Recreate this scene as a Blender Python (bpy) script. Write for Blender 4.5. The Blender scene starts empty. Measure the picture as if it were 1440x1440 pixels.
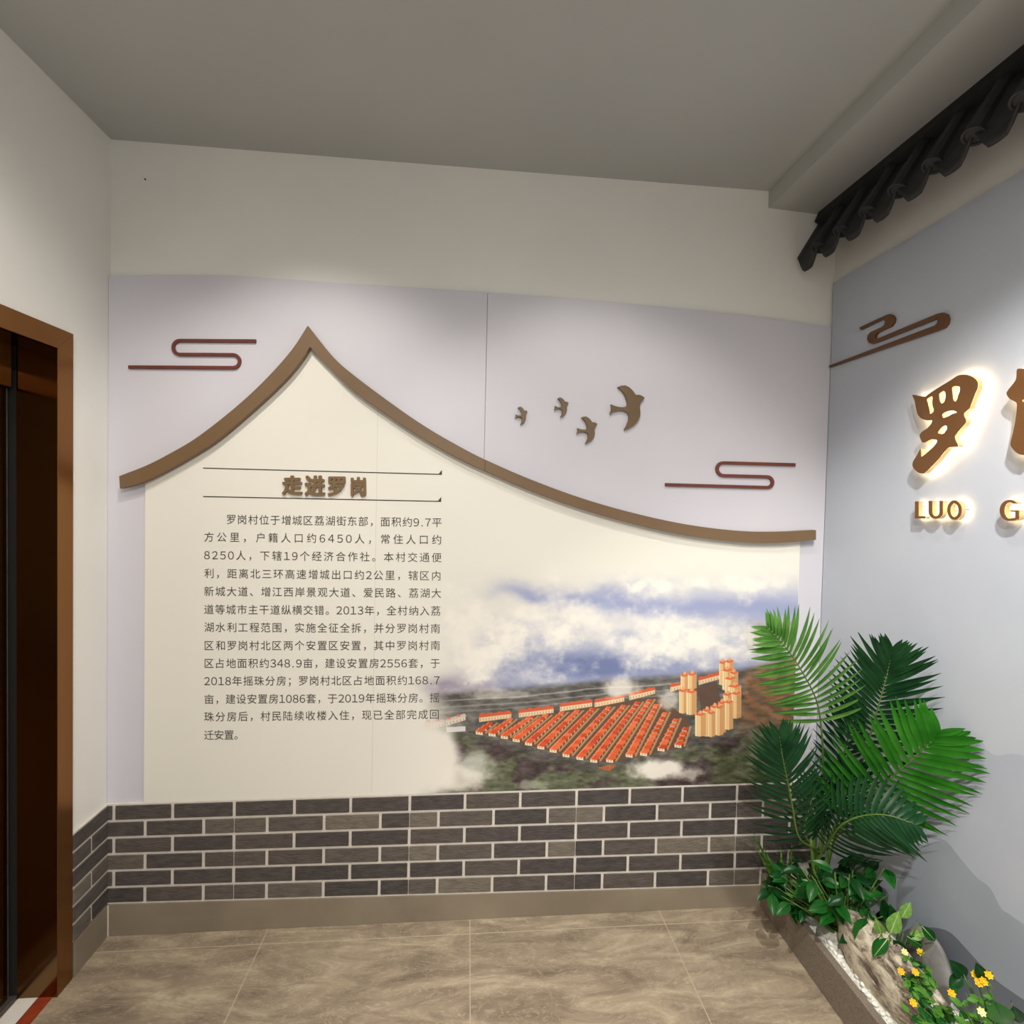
import bpy, bmesh, math, random
import numpy as np
from mathutils import Vector, Matrix
random.seed(7)
sc = bpy.context.scene
COL = sc.collection
# ------------------------------------------------------------------ camera, world, lamps, exposure
HC, FPX = 1.6, 718.27
CR = Vector((0.99618096, -0.08433202, 0.02261851))
CD = Vector((0.0204354, -0.02666115, -0.99943563))
CF = Vector((0.08488746, 0.99608097, -0.02483598))
cam_d = bpy.data.cameras.new('camera')
cam_d.sensor_width = 36.0
cam_d.lens = FPX / 1440.0 * 36.0
cam_d.clip_start = 0.02
cam = bpy.data.objects.new('camera', cam_d)
COL.objects.link(cam)
cam.matrix_world = Matrix(((CR.x, -CD.x, -CF.x, 0), (CR.y, -CD.y, -CF.y, 0), (CR.z, -CD.z, -CF.z, HC), (0, 0, 0, 1)))
sc.camera = cam
world = bpy.data.worlds.new('world')
sc.world = world
world.use_nodes = True
world.node_tree.nodes['Background'].inputs[0].default_value = (1.0, 0.975, 0.94, 1)
world.node_tree.nodes['Background'].inputs[1].default_value = 0.8
sc.view_settings.view_transform = 'Standard'
sc.view_settings.look = 'None'
sc.view_settings.exposure = 0.0
sc.view_settings.gamma = 1.0
sc.view_settings.use_curve_mapping = False


def spot(loc, target, power, half_deg, blend, color=(1.0, 0.9, 0.76), radius=0.03):
    d = bpy.data.lights.new('spot_or_fill', 'SPOT')
    d.energy = power
    d.color = color
    d.spot_size = math.radians(half_deg * 2)
    d.spot_blend = blend
    d.shadow_soft_size = radius
    o = bpy.data.objects.new('spot_or_fill', d)
    o.location = loc
    v = Vector(target) - Vector(loc)
    o.rotation_euler = v.to_track_quat('-Z', 'Y').to_euler()
    COL.objects.link(o)
    return o


# ceiling spots for the display and right walls; the others are added unseen fill
WARM, NEUTRAL = (1.0, 0.94, 0.84), (1.0, 0.965, 0.90)
LAMPS = [
    ((-0.58, 1.12, 2.80), (-0.54, 1.80, 1.15), 33.0, 45, 0.7, WARM),
    ((0.40, 1.12, 2.80), (0.46, 1.75, 0.9), 19.0, 46, 0.55, WARM),
    ((0.66, 0.30, 2.80), (1.30, 0.85, 0.6), 158.0, 44, 0.6, NEUTRAL),
    ((-0.50, 0.95, 2.80), (-1.27, 1.40, 1.0), 12.0, 45, 0.7, WARM),  # added, brightens the left wall
    ((-0.86, 0.70, 2.78), (-1.27, 1.25, 1.75), 13.0, 46, 0.8, WARM),  # added to lift the upper left wall
    ((0.0, -0.4, 2.78), (0.0, -0.2, 0.0), 222.0, 85, 1.0, NEUTRAL),  # added very wide fill behind the camera
    ((0.95, 1.10, 2.70), (0.95, 1.50, 0.0), 18.0, 42, 0.6, WARM),  # added to brighten the floor beside the planter
]
for lp in LAMPS:
    spot(*lp)

# ------------------------------------------------------------------ dimensions
L, R, D = 1.2708, 1.4127, 1.919
REAR = -2.6
ZT, ZB, ZS, ZR = 2.356, 0.478, 0.10, 2.480


def ray(px, py):
    return CR * ((px - 720) / FPX) + CD * ((py - 720) / FPX) + CF


def U(px, py, ax, v):
    q = ray(px, py)
    o = Vector((0, 0, HC))
    return o + q * ((v - o[ax]) / q[ax])


# ------------------------------------------------------------------ materials
def lin(c):
    c = c / 255.0
    return c / 12.92 if c <= 0.04045 else ((c + 0.055) / 1.055) ** 2.4


def rgb(r, g, b):
    return (lin(r), lin(g), lin(b), 1.0)


def new_mat(name):
    m = bpy.data.materials.new(name)
    m.use_nodes = True
    nt = m.node_tree
    return m, nt, nt.nodes['Principled BSDF']


def mat(name, c1, c2=None, scale=6.0, rough=0.6, metal=0.0, bump=0.0, bump_scale=60.0, detail=4.0, stretch=None, spec=0.5):
    m, nt, b = new_mat(name)
    b.inputs['Roughness'].default_value = rough
    b.inputs['Metallic'].default_value = metal
    b.inputs['Specular IOR Level'].default_value = spec
    tc = nt.nodes.new('ShaderNodeTexCoord')
    mp = nt.nodes.new('ShaderNodeMapping')
    nt.links.new(tc.outputs['Object'], mp.inputs[0])
    if stretch:
        mp.inputs['Scale'].default_value = stretch
    c2 = c2 or c1
    n = nt.nodes.new('ShaderNodeTexNoise')
    n.inputs['Scale'].default_value = scale
    n.inputs['Detail'].default_value = detail
    nt.links.new(mp.outputs[0], n.inputs['Vector'])
    r = nt.nodes.new('ShaderNodeValToRGB')
    r.color_ramp.elements[0].position = 0.35
    r.color_ramp.elements[1].position = 0.65
    r.color_ramp.elements[0].color = rgb(*c1)
    r.color_ramp.elements[1].color = rgb(*c2)
    nt.links.new(n.outputs['Fac'], r.inputs[0])
    nt.links.new(r.outputs[0], b.inputs['Base Color'])
    if bump:
        n2 = nt.nodes.new('ShaderNodeTexNoise')
        n2.inputs['Scale'].default_value = bump_scale
        n2.inputs['Detail'].default_value = 4
        nt.links.new(mp.outputs[0], n2.inputs['Vector'])
        bp = nt.nodes.new('ShaderNodeBump')
        bp.inputs['Strength'].default_value = bump
        bp.inputs['Distance'].default_value = 0.004
        nt.links.new(n2.outputs['Fac'], bp.inputs['Height'])
        nt.links.new(bp.outputs[0], b.inputs['Normal'])
    return m


M = {}
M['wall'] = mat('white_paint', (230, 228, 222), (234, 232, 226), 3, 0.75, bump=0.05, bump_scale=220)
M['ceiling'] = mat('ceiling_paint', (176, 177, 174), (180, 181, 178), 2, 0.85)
M['lavender'] = mat('lavender_covering', (204, 202, 211), (208, 206, 214), 2, 0.6)
M['grey_blue'] = mat('grey_blue_covering', (182, 188, 200), (188, 194, 204), 2.5, 0.6, bump=0.04, bump_scale=300)
M['mount1'] = mat('pale_ink_wash', (174, 180, 194), (182, 187, 199), 4, 0.6)
M['mount2'] = mat('grey_ink_wash', (152, 160, 172), (160, 167, 178), 4, 0.6)
M['grey_layer'] = mat('dark_grey_layer', (106, 111, 122), (114, 119, 129), 4, 0.6)
CREAM = (231, 228, 218)
M['cream'] = mat('cream_board', CREAM, CREAM, 2, 0.6)
M['board_edge'] = mat('board_edge', (206, 198, 180), None, 2, 0.6)
M['ink'] = mat('brown_ink', (64, 54, 47), (70, 59, 52), 30, 0.6)
M['bronze_paint'] = mat('bronze_paint', (112, 88, 62), (118, 93, 66), 5, 0.42)
M['bronze_dark'] = mat('bronze_paint_birds', (104, 84, 58), (112, 90, 62), 8, 0.45)
M['red_brown'] = mat('red_brown_paint', (98, 44, 34), (106, 50, 38), 12, 0.4)
M['brown_orn'] = mat('dark_brown_ornament', (92, 56, 24), (104, 66, 30), 10, 0.35)
M['head'] = mat('heading_brown', (116, 90, 58), (124, 98, 66), 20, 0.45)
M['letter_face'] = mat('letter_face_brown', (104, 68, 32), (110, 73, 36), 14, 0.4)
M['gold'] = mat('gold_return', (232, 198, 140), (238, 206, 150), 10, 0.35, metal=0.6)
M['bronze_metal'] = mat('bronze_metal', (134, 90, 46), (142, 97, 51), 4, 0.28, metal=0.85, stretch=(1, 1, 0.2))
M['bronze_mirror'] = mat('bronze_mirror', (112, 84, 54), (118, 89, 58), 4, 0.16, metal=1.0, stretch=(1, 1, 0.2))
M['black'] = mat('black_gap', (14, 12, 11), None, 4, 0.8)
M['steel'] = mat('sill_steel', (120, 118, 116), (140, 138, 136), 20, 0.35, metal=0.8)
M['white_stone'] = mat('white_threshold', (214, 210, 202), (224, 221, 214), 8, 0.3)
M['red_stone'] = mat('red_threshold', (128, 48, 26), (150, 62, 36), 40, 0.3)
M['skirting'] = mat('skirting_tile', (126, 114, 98), (142, 130, 112), 4, 0.45, detail=8)
M['mortar'] = mat('pale_mortar', (206, 198, 188), (216, 208, 198), 30, 0.9, bump=0.3, bump_scale=120)
BR = [(70, 64, 62), (78, 71, 68), (86, 78, 73), (100, 92, 84), (112, 104, 93), (92, 84, 78), (74, 67, 66)]
for i, c in enumerate(BR):
    M['brick%d' % i] = mat('grey_brick', tuple(v - 7 for v in c), tuple(v + 8 for v in c), 22, 0.8, bump=0.7, bump_scale=70, stretch=(1, 1, 3))
M['granite'] = mat('brown_granite', (110, 99, 88), (140, 128, 114), 260, 0.5, detail=6)
M['pebble'] = mat('white_pebble', (226, 224, 214), (240, 238, 230), 30, 0.55)
M['gravel'] = mat('white_gravel', (206, 204, 194), (232, 230, 222), 90, 0.7, bump=1.0, bump_scale=110)
M['tile_dark'] = mat('dark_roof_tile', (24, 24, 26), (36, 34, 35), 14, 0.5, bump=0.3, bump_scale=60)
M['board_dark'] = mat('dark_timber', (18, 17, 16), (26, 24, 23), 10, 0.7)
M['stem'] = mat('green_stem', (74, 104, 40), (100, 128, 52), 12, 0.5)
M['stem_brown'] = mat('brown_sheath', (108, 84, 48), (132, 104, 62), 30, 0.8)
M['yellow'] = mat('yellow_petal', (240, 192, 30), (246, 208, 60), 60, 0.5)
M['pale_yellow'] = mat('pale_petal', (240, 232, 160), (246, 240, 190), 60, 0.5)
M['nail'] = mat('dark_nail', (60, 52, 48), None, 4, 0.5)
M['soil_stone'] = mat('grey_stone', (108, 106, 104), (142, 139, 136), 9, 0.75, bump=0.5, bump_scale=40, detail=8)


def leaf_mat(name, c1, c2, rough=0.35, scale=30.0, trans=0.12):
    m, nt, b = new_mat(name)
    b.inputs['Specular IOR Level'].default_value = 0.2
    rough = rough + 0.08
    b.inputs['Roughness'].default_value = rough
    b.inputs['Subsurface Weight'].default_value = 0.0
    tc = nt.nodes.new('ShaderNodeTexCoord')
    n = nt.nodes.new('ShaderNodeTexNoise')
    n.inputs['Scale'].default_value = scale
    nt.links.new(tc.outputs['Object'], n.inputs['Vector'])
    r = nt.nodes.new('ShaderNodeValToRGB')
    r.color_ramp.elements[0].position = 0.3
    r.color_ramp.elements[1].position = 0.7
    r.color_ramp.elements[0].color = rgb(*c1)
    r.color_ramp.elements[1].color = rgb(*c2)
    nt.links.new(n.outputs['Fac'], r.inputs[0])
    nt.links.new(r.outputs[0], b.inputs['Base Color'])
    t = nt.nodes.new('ShaderNodeBsdfTranslucent')
    nt.links.new(r.outputs[0], t.inputs['Color'])
    mx = nt.nodes.new('ShaderNodeMixShader')
    mx.inputs[0].default_value = trans
    nt.links.new(b.outputs[0], mx.inputs[1])
    nt.links.new(t.outputs[0], mx.inputs[2])
    nt.links.new(mx.outputs[0], nt.nodes['Material Output'].inputs[0])
    return m


M['frond_lit'] = leaf_mat('lit_frond_green', (64, 116, 44), (98, 146, 66), 0.28, 18, 0.15)  # fronds in the light: their brightness is put into lighter greens
M['frond_mid'] = leaf_mat('strong_frond_green', (30, 102, 20), (54, 128, 34), 0.25, 18, 0.15)
M['frond_shaded'] = leaf_mat('shaded_frond_green', (14, 50, 26), (26, 70, 36), 0.32, 18, 0.08)  # fronds in shade: the shade is put into this darker green
M['leaf'] = leaf_mat('glossy_leaf_green', (16, 70, 22), (36, 102, 34), 0.2, 25)
M['leaf_deep'] = leaf_mat('deep_leaf_green', (10, 50, 20), (24, 74, 30), 0.2, 25)
M['leaf_pale'] = leaf_mat('pale_veined_green', (88, 138, 54), (140, 176, 86), 0.35, 60)
M['leaf_tiny'] = leaf_mat('small_leaf_green', (58, 112, 36), (104, 152, 60), 0.4, 50)
M['vein'] = leaf_mat('leaf_vein', (150, 186, 120), (176, 204, 146), 0.4, 50)


def rock_mat():
    m, nt, b = new_mat('streaked_rock')
    N, lk = nt.nodes.new, nt.links.new
    b.inputs['Roughness'].default_value = 0.8
    tc = N('ShaderNodeTexCoord')
    mp = N('ShaderNodeMapping')
    mp.inputs['Rotation'].default_value = (0.5, 0.2, 0.35)
    mp.inputs['Scale'].default_value = (3.2, 0.8, 1.6)
    lk(tc.outputs['Object'], mp.inputs[0])
    n = N('ShaderNodeTexNoise')
    n.inputs['Scale'].default_value = 14.0
    n.inputs['Detail'].default_value = 9.0
    n.inputs['Roughness'].default_value = 0.7
    n.inputs['Distortion'].default_value = 1.6
    lk(mp.outputs[0], n.inputs['Vector'])
    n2 = N('ShaderNodeTexNoise')
    n2.inputs['Scale'].default_value = 9.0
    n2.inputs['Detail'].default_value = 3.0
    lk(tc.outputs['Object'], n2.inputs['Vector'])
    ma = N('ShaderNodeMath')
    ma.operation = 'MULTIPLY_ADD'
    lk(n2.outputs['Fac'], ma.inputs[0])
    ma.inputs[1].default_value = 0.55
    lk(n.outputs['Fac'], ma.inputs[2])
    r = N('ShaderNodeValToRGB')
    e = r.color_ramp.elements
    e[0].position = 0.58
    e[0].color = rgb(66, 57, 51)
    e[1].position = 0.88
    e[1].color = rgb(226, 217, 196)
    k = e.new(0.68)
    k.color = rgb(128, 115, 101)
    k = e.new(0.76)
    k.color = rgb(190, 179, 159)
    lk(ma.outputs[0], r.inputs[0])
    lk(r.outputs[0], b.inputs['Base Color'])
    bp = N('ShaderNodeBump')
    bp.inputs['Strength'].default_value = 0.8
    bp.inputs['Distance'].default_value = 0.006
    lk(n.outputs['Fac'], bp.inputs['Height'])
    lk(bp.outputs[0], b.inputs['Normal'])
    return m


M['rock'] = rock_mat()


def floor_mat():
    m, nt, b = new_mat('beige_stone_tile')
    N = nt.nodes.new
    lk = nt.links.new
    b.inputs['Roughness'].default_value = 0.42
    tc = N('ShaderNodeTexCoord')
    mp = N('ShaderNodeMapping')
    mp.inputs['Rotation'].default_value = (0, 0, math.radians(35))
    mp.inputs['Scale'].default_value = (0.9, 3.0, 1)
    lk(tc.outputs['Object'], mp.inputs[0])
    n1 = N('ShaderNodeTexNoise')
    n1.inputs['Scale'].default_value = 3.8
    n1.inputs['Detail'].default_value = 12
    n1.inputs['Roughness'].default_value = 0.68
    n1.inputs['Distortion'].default_value = 0.9
    lk(mp.outputs[0], n1.inputs['Vector'])
    r = N('ShaderNodeValToRGB')
    e = r.color_ramp.elements
    e[0].position = 0.30
    e[0].color = rgb(112, 98, 83)
    e[1].position = 0.72
    e[1].color = rgb(190, 176, 150)
    k = e.new(0.47)
    k.color = rgb(142, 127, 108)
    k = e.new(0.57)
    k.color = rgb(161, 146, 124)
    lk(n1.outputs['Fac'], r.inputs[0])
    n3 = N('ShaderNodeTexNoise')
    n3.inputs['Scale'].default_value = 9.0
    n3.inputs['Detail'].default_value = 10
    n3.inputs['Distortion'].default_value = 2.5
    lk(mp.outputs[0], n3.inputs['Vector'])
    r3 = N('ShaderNodeValToRGB')
    q = r3.color_ramp.elements
    q[0].position = 0.485
    q[0].color = (0, 0, 0, 1)
    q[1].position = 0.53
    q[1].color = (0, 0, 0, 1)
    k = q.new(0.507)
    k.color = (0.28, 0.28, 0.28, 1)
    lk(n3.outputs['Fac'], r3.inputs[0])
    mv = N('ShaderNodeMixRGB')
    lk(r3.outputs[0], mv.inputs[0])
    lk(r.outputs[0], mv.inputs[1])
    mv.inputs[2].default_value = rgb(216, 202, 174)
    mp2 = N('ShaderNodeMapping')
    mp2.inputs['Location'].default_value = (-0.037 + 0.74 * 6, -1.842 + 0.75 * 8, 0)
    lk(tc.outputs['Object'], mp2.inputs[0])
    br = N('ShaderNodeTexBrick')
    br.offset = 0.0
    br.inputs['Scale'].default_value = 1.0
    br.inputs['Brick Width'].default_value = 0.74
    br.inputs['Row Height'].default_value = 0.75
    br.inputs['Mortar Size'].default_value = 0.0016
    br.inputs['Mortar Smooth'].default_value = 0.2
    lk(mp2.outputs[0], br.inputs['Vector'])
    mg = N('ShaderNodeMixRGB')
    lk(br.outputs['Fac'], mg.inputs[0])
    lk(mv.outputs[0], mg.inputs[1])
    mg.inputs[2].default_value = rgb(184, 170, 146)
    lk(mg.outputs[0], b.inputs['Base Color'])
    bp = N('ShaderNodeBump')
    bp.inputs['Strength'].default_value = 0.25
    bp.inputs['Distance'].default_value = 0.004
    lk(n1.outputs['Fac'], bp.inputs['Height'])
    lk(bp.outputs[0], b.inputs['Normal'])
    return m


M['floor'] = floor_mat()


def emis(name, c, s):
    m, nt, b = new_mat(name)
    b.inputs['Base Color'].default_value = rgb(*c)
    b.inputs['Emission Color'].default_value = rgb(*c)
    b.inputs['Emission Strength'].default_value = s
    return m


M['led'] = emis('warm_led', (255, 226, 176), 15.0)


# ------------------------------------------------------------------ object helpers
def tag(o, label=None, cat=None, group=None, kind=None):
    if label:
        o['label'] = label
    if cat:
        o['category'] = cat
    if group:
        o['group'] = group
    if kind:
        o['kind'] = kind
    return o


def empty(name, loc=(0, 0, 0)):
    o = bpy.data.objects.new(name, None)
    o.empty_display_size = 0.05
    o.location = loc
    COL.objects.link(o)
    return o


def put(o, parent):
    """parent o to an unrotated Empty keeping o's geometry where it stands"""
    if parent is not None:
        o.parent = parent
        base = Vector(parent.location)
        p = parent.parent
        while p is not None:
            base = base + Vector(p.location)
            p = p.parent
        o.matrix_parent_inverse = Matrix.Translation(-base)
    return o


def from_bm(name, bm, m, parent=None, smooth=False):
    me = bpy.data.meshes.new(name)
    bm.normal_update()
    bm.to_mesh(me)
    bm.free()
    ms = m if isinstance(m, (list, tuple)) else [m]
    for x in ms:
        me.materials.append(x)
    if smooth:
        me.shade_smooth()
    o = bpy.data.objects.new(name, me)
    COL.objects.link(o)
    return put(o, parent)


def from_data(name, verts, faces, m, parent=None, smooth=False):
    me = bpy.data.meshes.new(name)
    me.from_pydata([tuple(v) for v in verts], [], faces)
    me.materials.append(m)
    if smooth:
        me.shade_smooth()
    o = bpy.data.objects.new(name, me)
    COL.objects.link(o)
    return put(o, parent)


def add_box(bm, a, b, mi=0, bevel=0.0):
    x0, y0, z0 = (min(a[i], b[i]) for i in range(3))
    x1, y1, z1 = (max(a[i], b[i]) for i in range(3))
    vs = [bm.verts.new(p) for p in ((x0, y0, z0), (x1, y0, z0), (x1, y1, z0), (x0, y1, z0), (x0, y0, z1), (x1, y0, z1), (x1, y1, z1), (x0, y1, z1))]
    fs = [bm.faces.new([vs[i] for i in q]) for q in ((3, 2, 1, 0), (4, 5, 6, 7), (0, 1, 5, 4), (1, 2, 6, 5), (2, 3, 7, 6), (3, 0, 4, 7))]
    for f in fs:
        f.material_index = mi
    if bevel:
        es = list({e for f in fs for e in f.edges})
        r = bmesh.ops.bevel(bm, geom=es, offset=bevel, segments=2, affect='EDGES', profile=0.5)
        for f in r['faces']:
            f.material_index = mi
    return vs


def box(name, a, b, m, parent=None, bevel=0.0):
    bm = bmesh.new()
    add_box(bm, a, b, 0, bevel)
    return from_bm(name, bm, m, parent)


def prism(bm, quad, depth_vec, mi=0, bevel=0.0):
    """solid from a planar polygon swept by depth_vec"""
    a = [bm.verts.new(p) for p in quad]
    b = [bm.verts.new(Vector(p) + depth_vec) for p in quad]
    n = len(a)
    fs = [bm.faces.new(a), bm.faces.new(list(reversed(b)))]
    for i in range(n):
        fs.append(bm.faces.new((a[i], b[i], b[(i + 1) % n], a[(i + 1) % n])))
    for f in fs:
        f.material_index = mi
    bmesh.ops.recalc_face_normals(bm, faces=fs)
    if bevel:
        es = list({e for f in fs for e in f.edges})
        r = bmesh.ops.bevel(bm, geom=es, offset=bevel, segments=2, affect='EDGES', profile=0.5)
        for f in r['faces']:
            f.material_index = mi
    return fs


FR_BACK = Matrix(((1, 0, 0, 0), (0, 0, -1, 0), (0, 1, 0, 0), (0, 0, 0, 1)))       # u = x, v = z, faces -y
FR_RIGHT = Matrix(((0, 0, -1, 0), (-1, 0, 0, 0), (0, 1, 0, 0), (0, 0, 0, 1)))     # u = -y, v = z, faces -x


def uvb(p):
    return (p.x, p.z)


def uvr(p):
    return (-p.y, p.z)


def outline(name, loops, frame, plane, t0, t1, m, parent=None, fill='BOTH', bevel=0.0, offset=0.0, lw=None):
    """loops of (u, v) on a wall plane extruded from t0 to t1 in front of that plane"""
    cu = bpy.data.curves.new(name, 'CURVE')
    cu.dimensions = '2D'
    cu.fill_mode = fill
    for lp in loops:
        s = cu.splines.new('POLY')
        s.points.add(len(lp) - 1)
        for i, (u, v) in enumerate(lp):
            s.points[i].co = (u, v, 0, 1)
        s.use_cyclic_u = True
    cu.extrude = max(0.0, (t1 - t0) / 2 - bevel)
    cu.bevel_depth = bevel
    cu.bevel_resolution = 1
    cu.offset = offset - bevel
    ob = bpy.data.objects.new(name, cu)
    COL.objects.link(ob)
    me = bpy.data.meshes.new_from_object(ob.evaluated_get(bpy.context.evaluated_depsgraph_get()))
    bpy.data.objects.remove(ob)
    bpy.data.curves.remove(cu)
    if frame is FR_BACK:
        T = Matrix.Translation((0, plane - (t0 + t1) / 2, 0)) @ FR_BACK
    else:
        T = Matrix.Translation((plane - (t0 + t1) / 2, 0, 0)) @ FR_RIGHT
    me.transform(T)
    me.name = name
    me.materials.clear()
    me.materials.append(m)
    o = bpy.data.objects.new(name, me)
    COL.objects.link(o)
    return put(o, parent)


def catmull(pts, n=8, closed=False):
    out = []
    P = [Vector(p) for p in pts]
    N = len(P)
    segs = N if closed else N - 1
    for i in range(segs):
        if closed:
            a, b, c, d = P[(i - 1) % N], P[i], P[(i + 1) % N], P[(i + 2) % N]
        else:
            b, c = P[i], P[i + 1]
            a = P[i - 1] if i > 0 else b * 2 - c
            d = P[i + 2] if i + 2 < N else c * 2 - b
        for k in range(n):
            t = k / n
            out.append(0.5 * ((2 * b) + (c - a) * t + (2 * a - 5 * b + 4 * c - d) * t * t + (3 * b - 3 * c + d - a) * t ** 3))
    if not closed:
        out.append(P[-1])
    return out


def tube(bm, pts, r0, r1, seg=8, mi=0, cap=True):
    pts = [Vector(p) for p in pts]
    n = len(pts)
    rings = []
    up = Vector((0.13, 0.2, 1)).normalized()
    for i, p in enumerate(pts):
        t = (pts[min(i + 1, n - 1)] - pts[max(i - 1, 0)]).normalized()
        a = t.cross(up)
        if a.length < 1e-3:
            a = t.cross(Vector((1, 0, 0)))
        a.normalize()
        b = t.cross(a)
        r = r0 + (r1 - r0) * i / (n - 1)
        rings.append([bm.verts.new(p + a * (r * math.cos(2 * math.pi * k / seg)) + b * (r * math.sin(2 * math.pi * k / seg))) for k in range(seg)])
    for i in range(n - 1):
        for k in range(seg):
            f = bm.faces.new((rings[i][k], rings[i][(k + 1) % seg], rings[i + 1][(k + 1) % seg], rings[i + 1][k]))
            f.material_index = mi
    if cap:
        bm.faces.new(list(reversed(rings[0]))).material_index = mi
        bm.faces.new(rings[-1]).material_index = mi


# ------------------------------------------------------------------ the room
XL, XR = -L, R
CZL, CZR = 2.826, 2.822       # ceiling height at the left and the right wall
st = lambda o: tag(o, kind='structure')
st(box('floor', (XL - 0.6, REAR, -0.1), (XR + 0.3, D + 0.3, 0.0), M['floor']))
bm = bmesh.new()
prism(bm, [(XL - 0.6, REAR, CZL), (XR + 0.3, REAR, CZR), (XR + 0.3, REAR, 3.0), (XL - 0.6, REAR, 3.0)], Vector((0, D + 0.3 - REAR, 0)))
prism(bm, [(1.140, REAR, 2.758), (R + 0.3, REAR, 2.728), (R + 0.3, REAR, 2.9), (1.140, REAR, 2.9)], Vector((0, D + 0.3 - REAR, 0)))
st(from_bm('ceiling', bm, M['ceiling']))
WB = D + 0.012
wall_back = st(box('wall_back', (XL - 0.3, WB, 0), (XR + 0.3, WB + 0.2, 2.95), M['wall']))
# left wall with the lift opening
DY1, DY0 = 1.745, 0.20
DZ = 2.092
bm = bmesh.new()
add_box(bm, (XL - 0.2, DY1 - 0.01, 0), (XL, WB, 2.95))
add_box(bm, (XL - 0.2, REAR, 0), (XL, DY0 + 0.01, 2.95))
add_box(bm, (XL - 0.2, DY0 + 0.01, DZ - 0.01), (XL, DY1 - 0.01, 2.95))
st(from_bm('wall_left', bm, M['wall']))
WR = R + 0.012
wall_right = st(box('wall_right', (WR, REAR, 0), (WR + 0.2, WB, 2.95), M['wall']))
# lavender wall covering on the back wall: two boards, seam at the middle
zt = lambda x: 2.345 + (x + 1.27) * 0.012


def back_quad(pts, plane):
    return [U(px, py, 1, plane) for px, py in pts]


def cover(pts, name):
    q = [(p.x, p.z) for p in back_quad(pts, D)]
    return outline(name, [q], FR_BACK, WB, 0.0, 0.012, M['lavender'], wall_back)


cx0 = XL
l_top = [(147, 387), (240, 386.5), (330, 387.5), (480, 398), (600, 405.5), (683.2, 411)]
q1 = [(max(p.x, XL + 0.001), p.z) for p in back_quad(l_top, D)]
xs = U(683.4, 520, 1, D).x
q1[-1] = (xs - 0.0012, q1[-1][1])
outline('wall_covering', [[(XL + 0.001, 0.3)] + [(xs - 0.0012, 0.3)] + list(reversed(q1))], FR_BACK, WB, 0.0, 0.012, M['lavender'], wall_back)
r_top = [(683.8, 411), (820, 421), (980, 436), (1080, 447), (1162, 460)]
q2 = [(p.x, p.z) for p in back_quad(r_top, D)]
q2[0] = (xs + 0.0012, q2[0][1])
q2[-1] = (R - 0.001, q2[-1][1])
outline('wall_covering', [[(xs + 0.0012, 0.3), (R - 0.001, 0.3)] + list(reversed(q2))], FR_BACK, WB, 0.0, 0.012, M['lavender'], wall_back)
# grey-blue covering on the right wall with printed ink mountains over a dark grey lower layer
zr = lambda y: ZR
cov = outline('wall_covering', [[(-D + 0.001, 0.0), (-REAR, 0.0), (-REAR, ZR), (-D + 0.001, ZR)]], FR_RIGHT, WR, 0.0, 0.012, M['grey_blue'], wall_right)


def rpx(pts, plane=R):
    return [uvr(U(px, py, 0, plane)) for px, py in pts]


def mountain(pts, lift, m, tail):
    top = [Vector((a, b)) for a, b in rpx(pts)]
    top = [(p.x, p.y) for p in catmull([(p.x, p.y, 0) for p in top], 5)]
    end = top[-1][0]
    ext = [(end + du, top[-1][1] + dv) for du, dv in tail]
    lp = [(top[0][0], 0.02)] + top + ext
    lp.append((lp[-1][0], 0.02))
    outline('mountain_or_grey_layer', [lp], FR_RIGHT, R, 0.0, lift, m, wall_right)


mountain([(1240, 1150), (1265, 1100), (1290, 1062), (1318, 1046), (1343, 1042), (1379, 1042.7), (1387, 1052), (1400, 1062), (1421, 1060), (1440, 1062)], 0.0002, M['mount1'],
         [(0.10, 0.02), (0.2, -0.05), (0.4, -0.02), (0.6, 0.06), (0.9, -0.04), (1.3, 0.05)])
mountain([(1262, 1240), (1290, 1196), (1318, 1183), (1333, 1185), (1350, 1206), (1373, 1233), (1392, 1248), (1408, 1277), (1419, 1285), (1440, 1300)], 0.0004, M['mount2'],
         [(0.08, -0.03), (0.2, -0.01), (0.4, -0.06), (0.7, 0.04), (1.1, 0.0)])
mountain([(1262, 1318), (1278, 1306), (1300, 1304), (1315, 1304.5), (1330, 1308), (1342, 1316), (1360.6, 1336), (1380, 1357), (1403, 1380), (1440, 1406)], 0.0006, M['grey_layer'],  # lowest shape, darkest grey, with a smooth upper edge
         [(0.1, -0.03), (0.3, -0.06), (0.6, 0.03), (1.0, 0.0)])

# ---- brick wainscot and skirting
BP = D - 0.010               # mortar face
BF = D - 0.014               # brick face


def zline(p0, p1, plane):
    a, b = U(p0[0], p0[1], 1, plane), U(p1[0], p1[1], 1, plane)
    return lambda x: a.z + (b.z - a.z) * (x - a.x) / (b.x - a.x)


ztop = zline((156, 1131), (960, 1105), BP)
zbot = zline((156, 1270), (960, 1247), BP)


def row_z(x, k):             # k = 0 top .. 6 bottom
    return ztop(x) + (zbot(x) - ztop(x)) * k / 6.0


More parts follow.
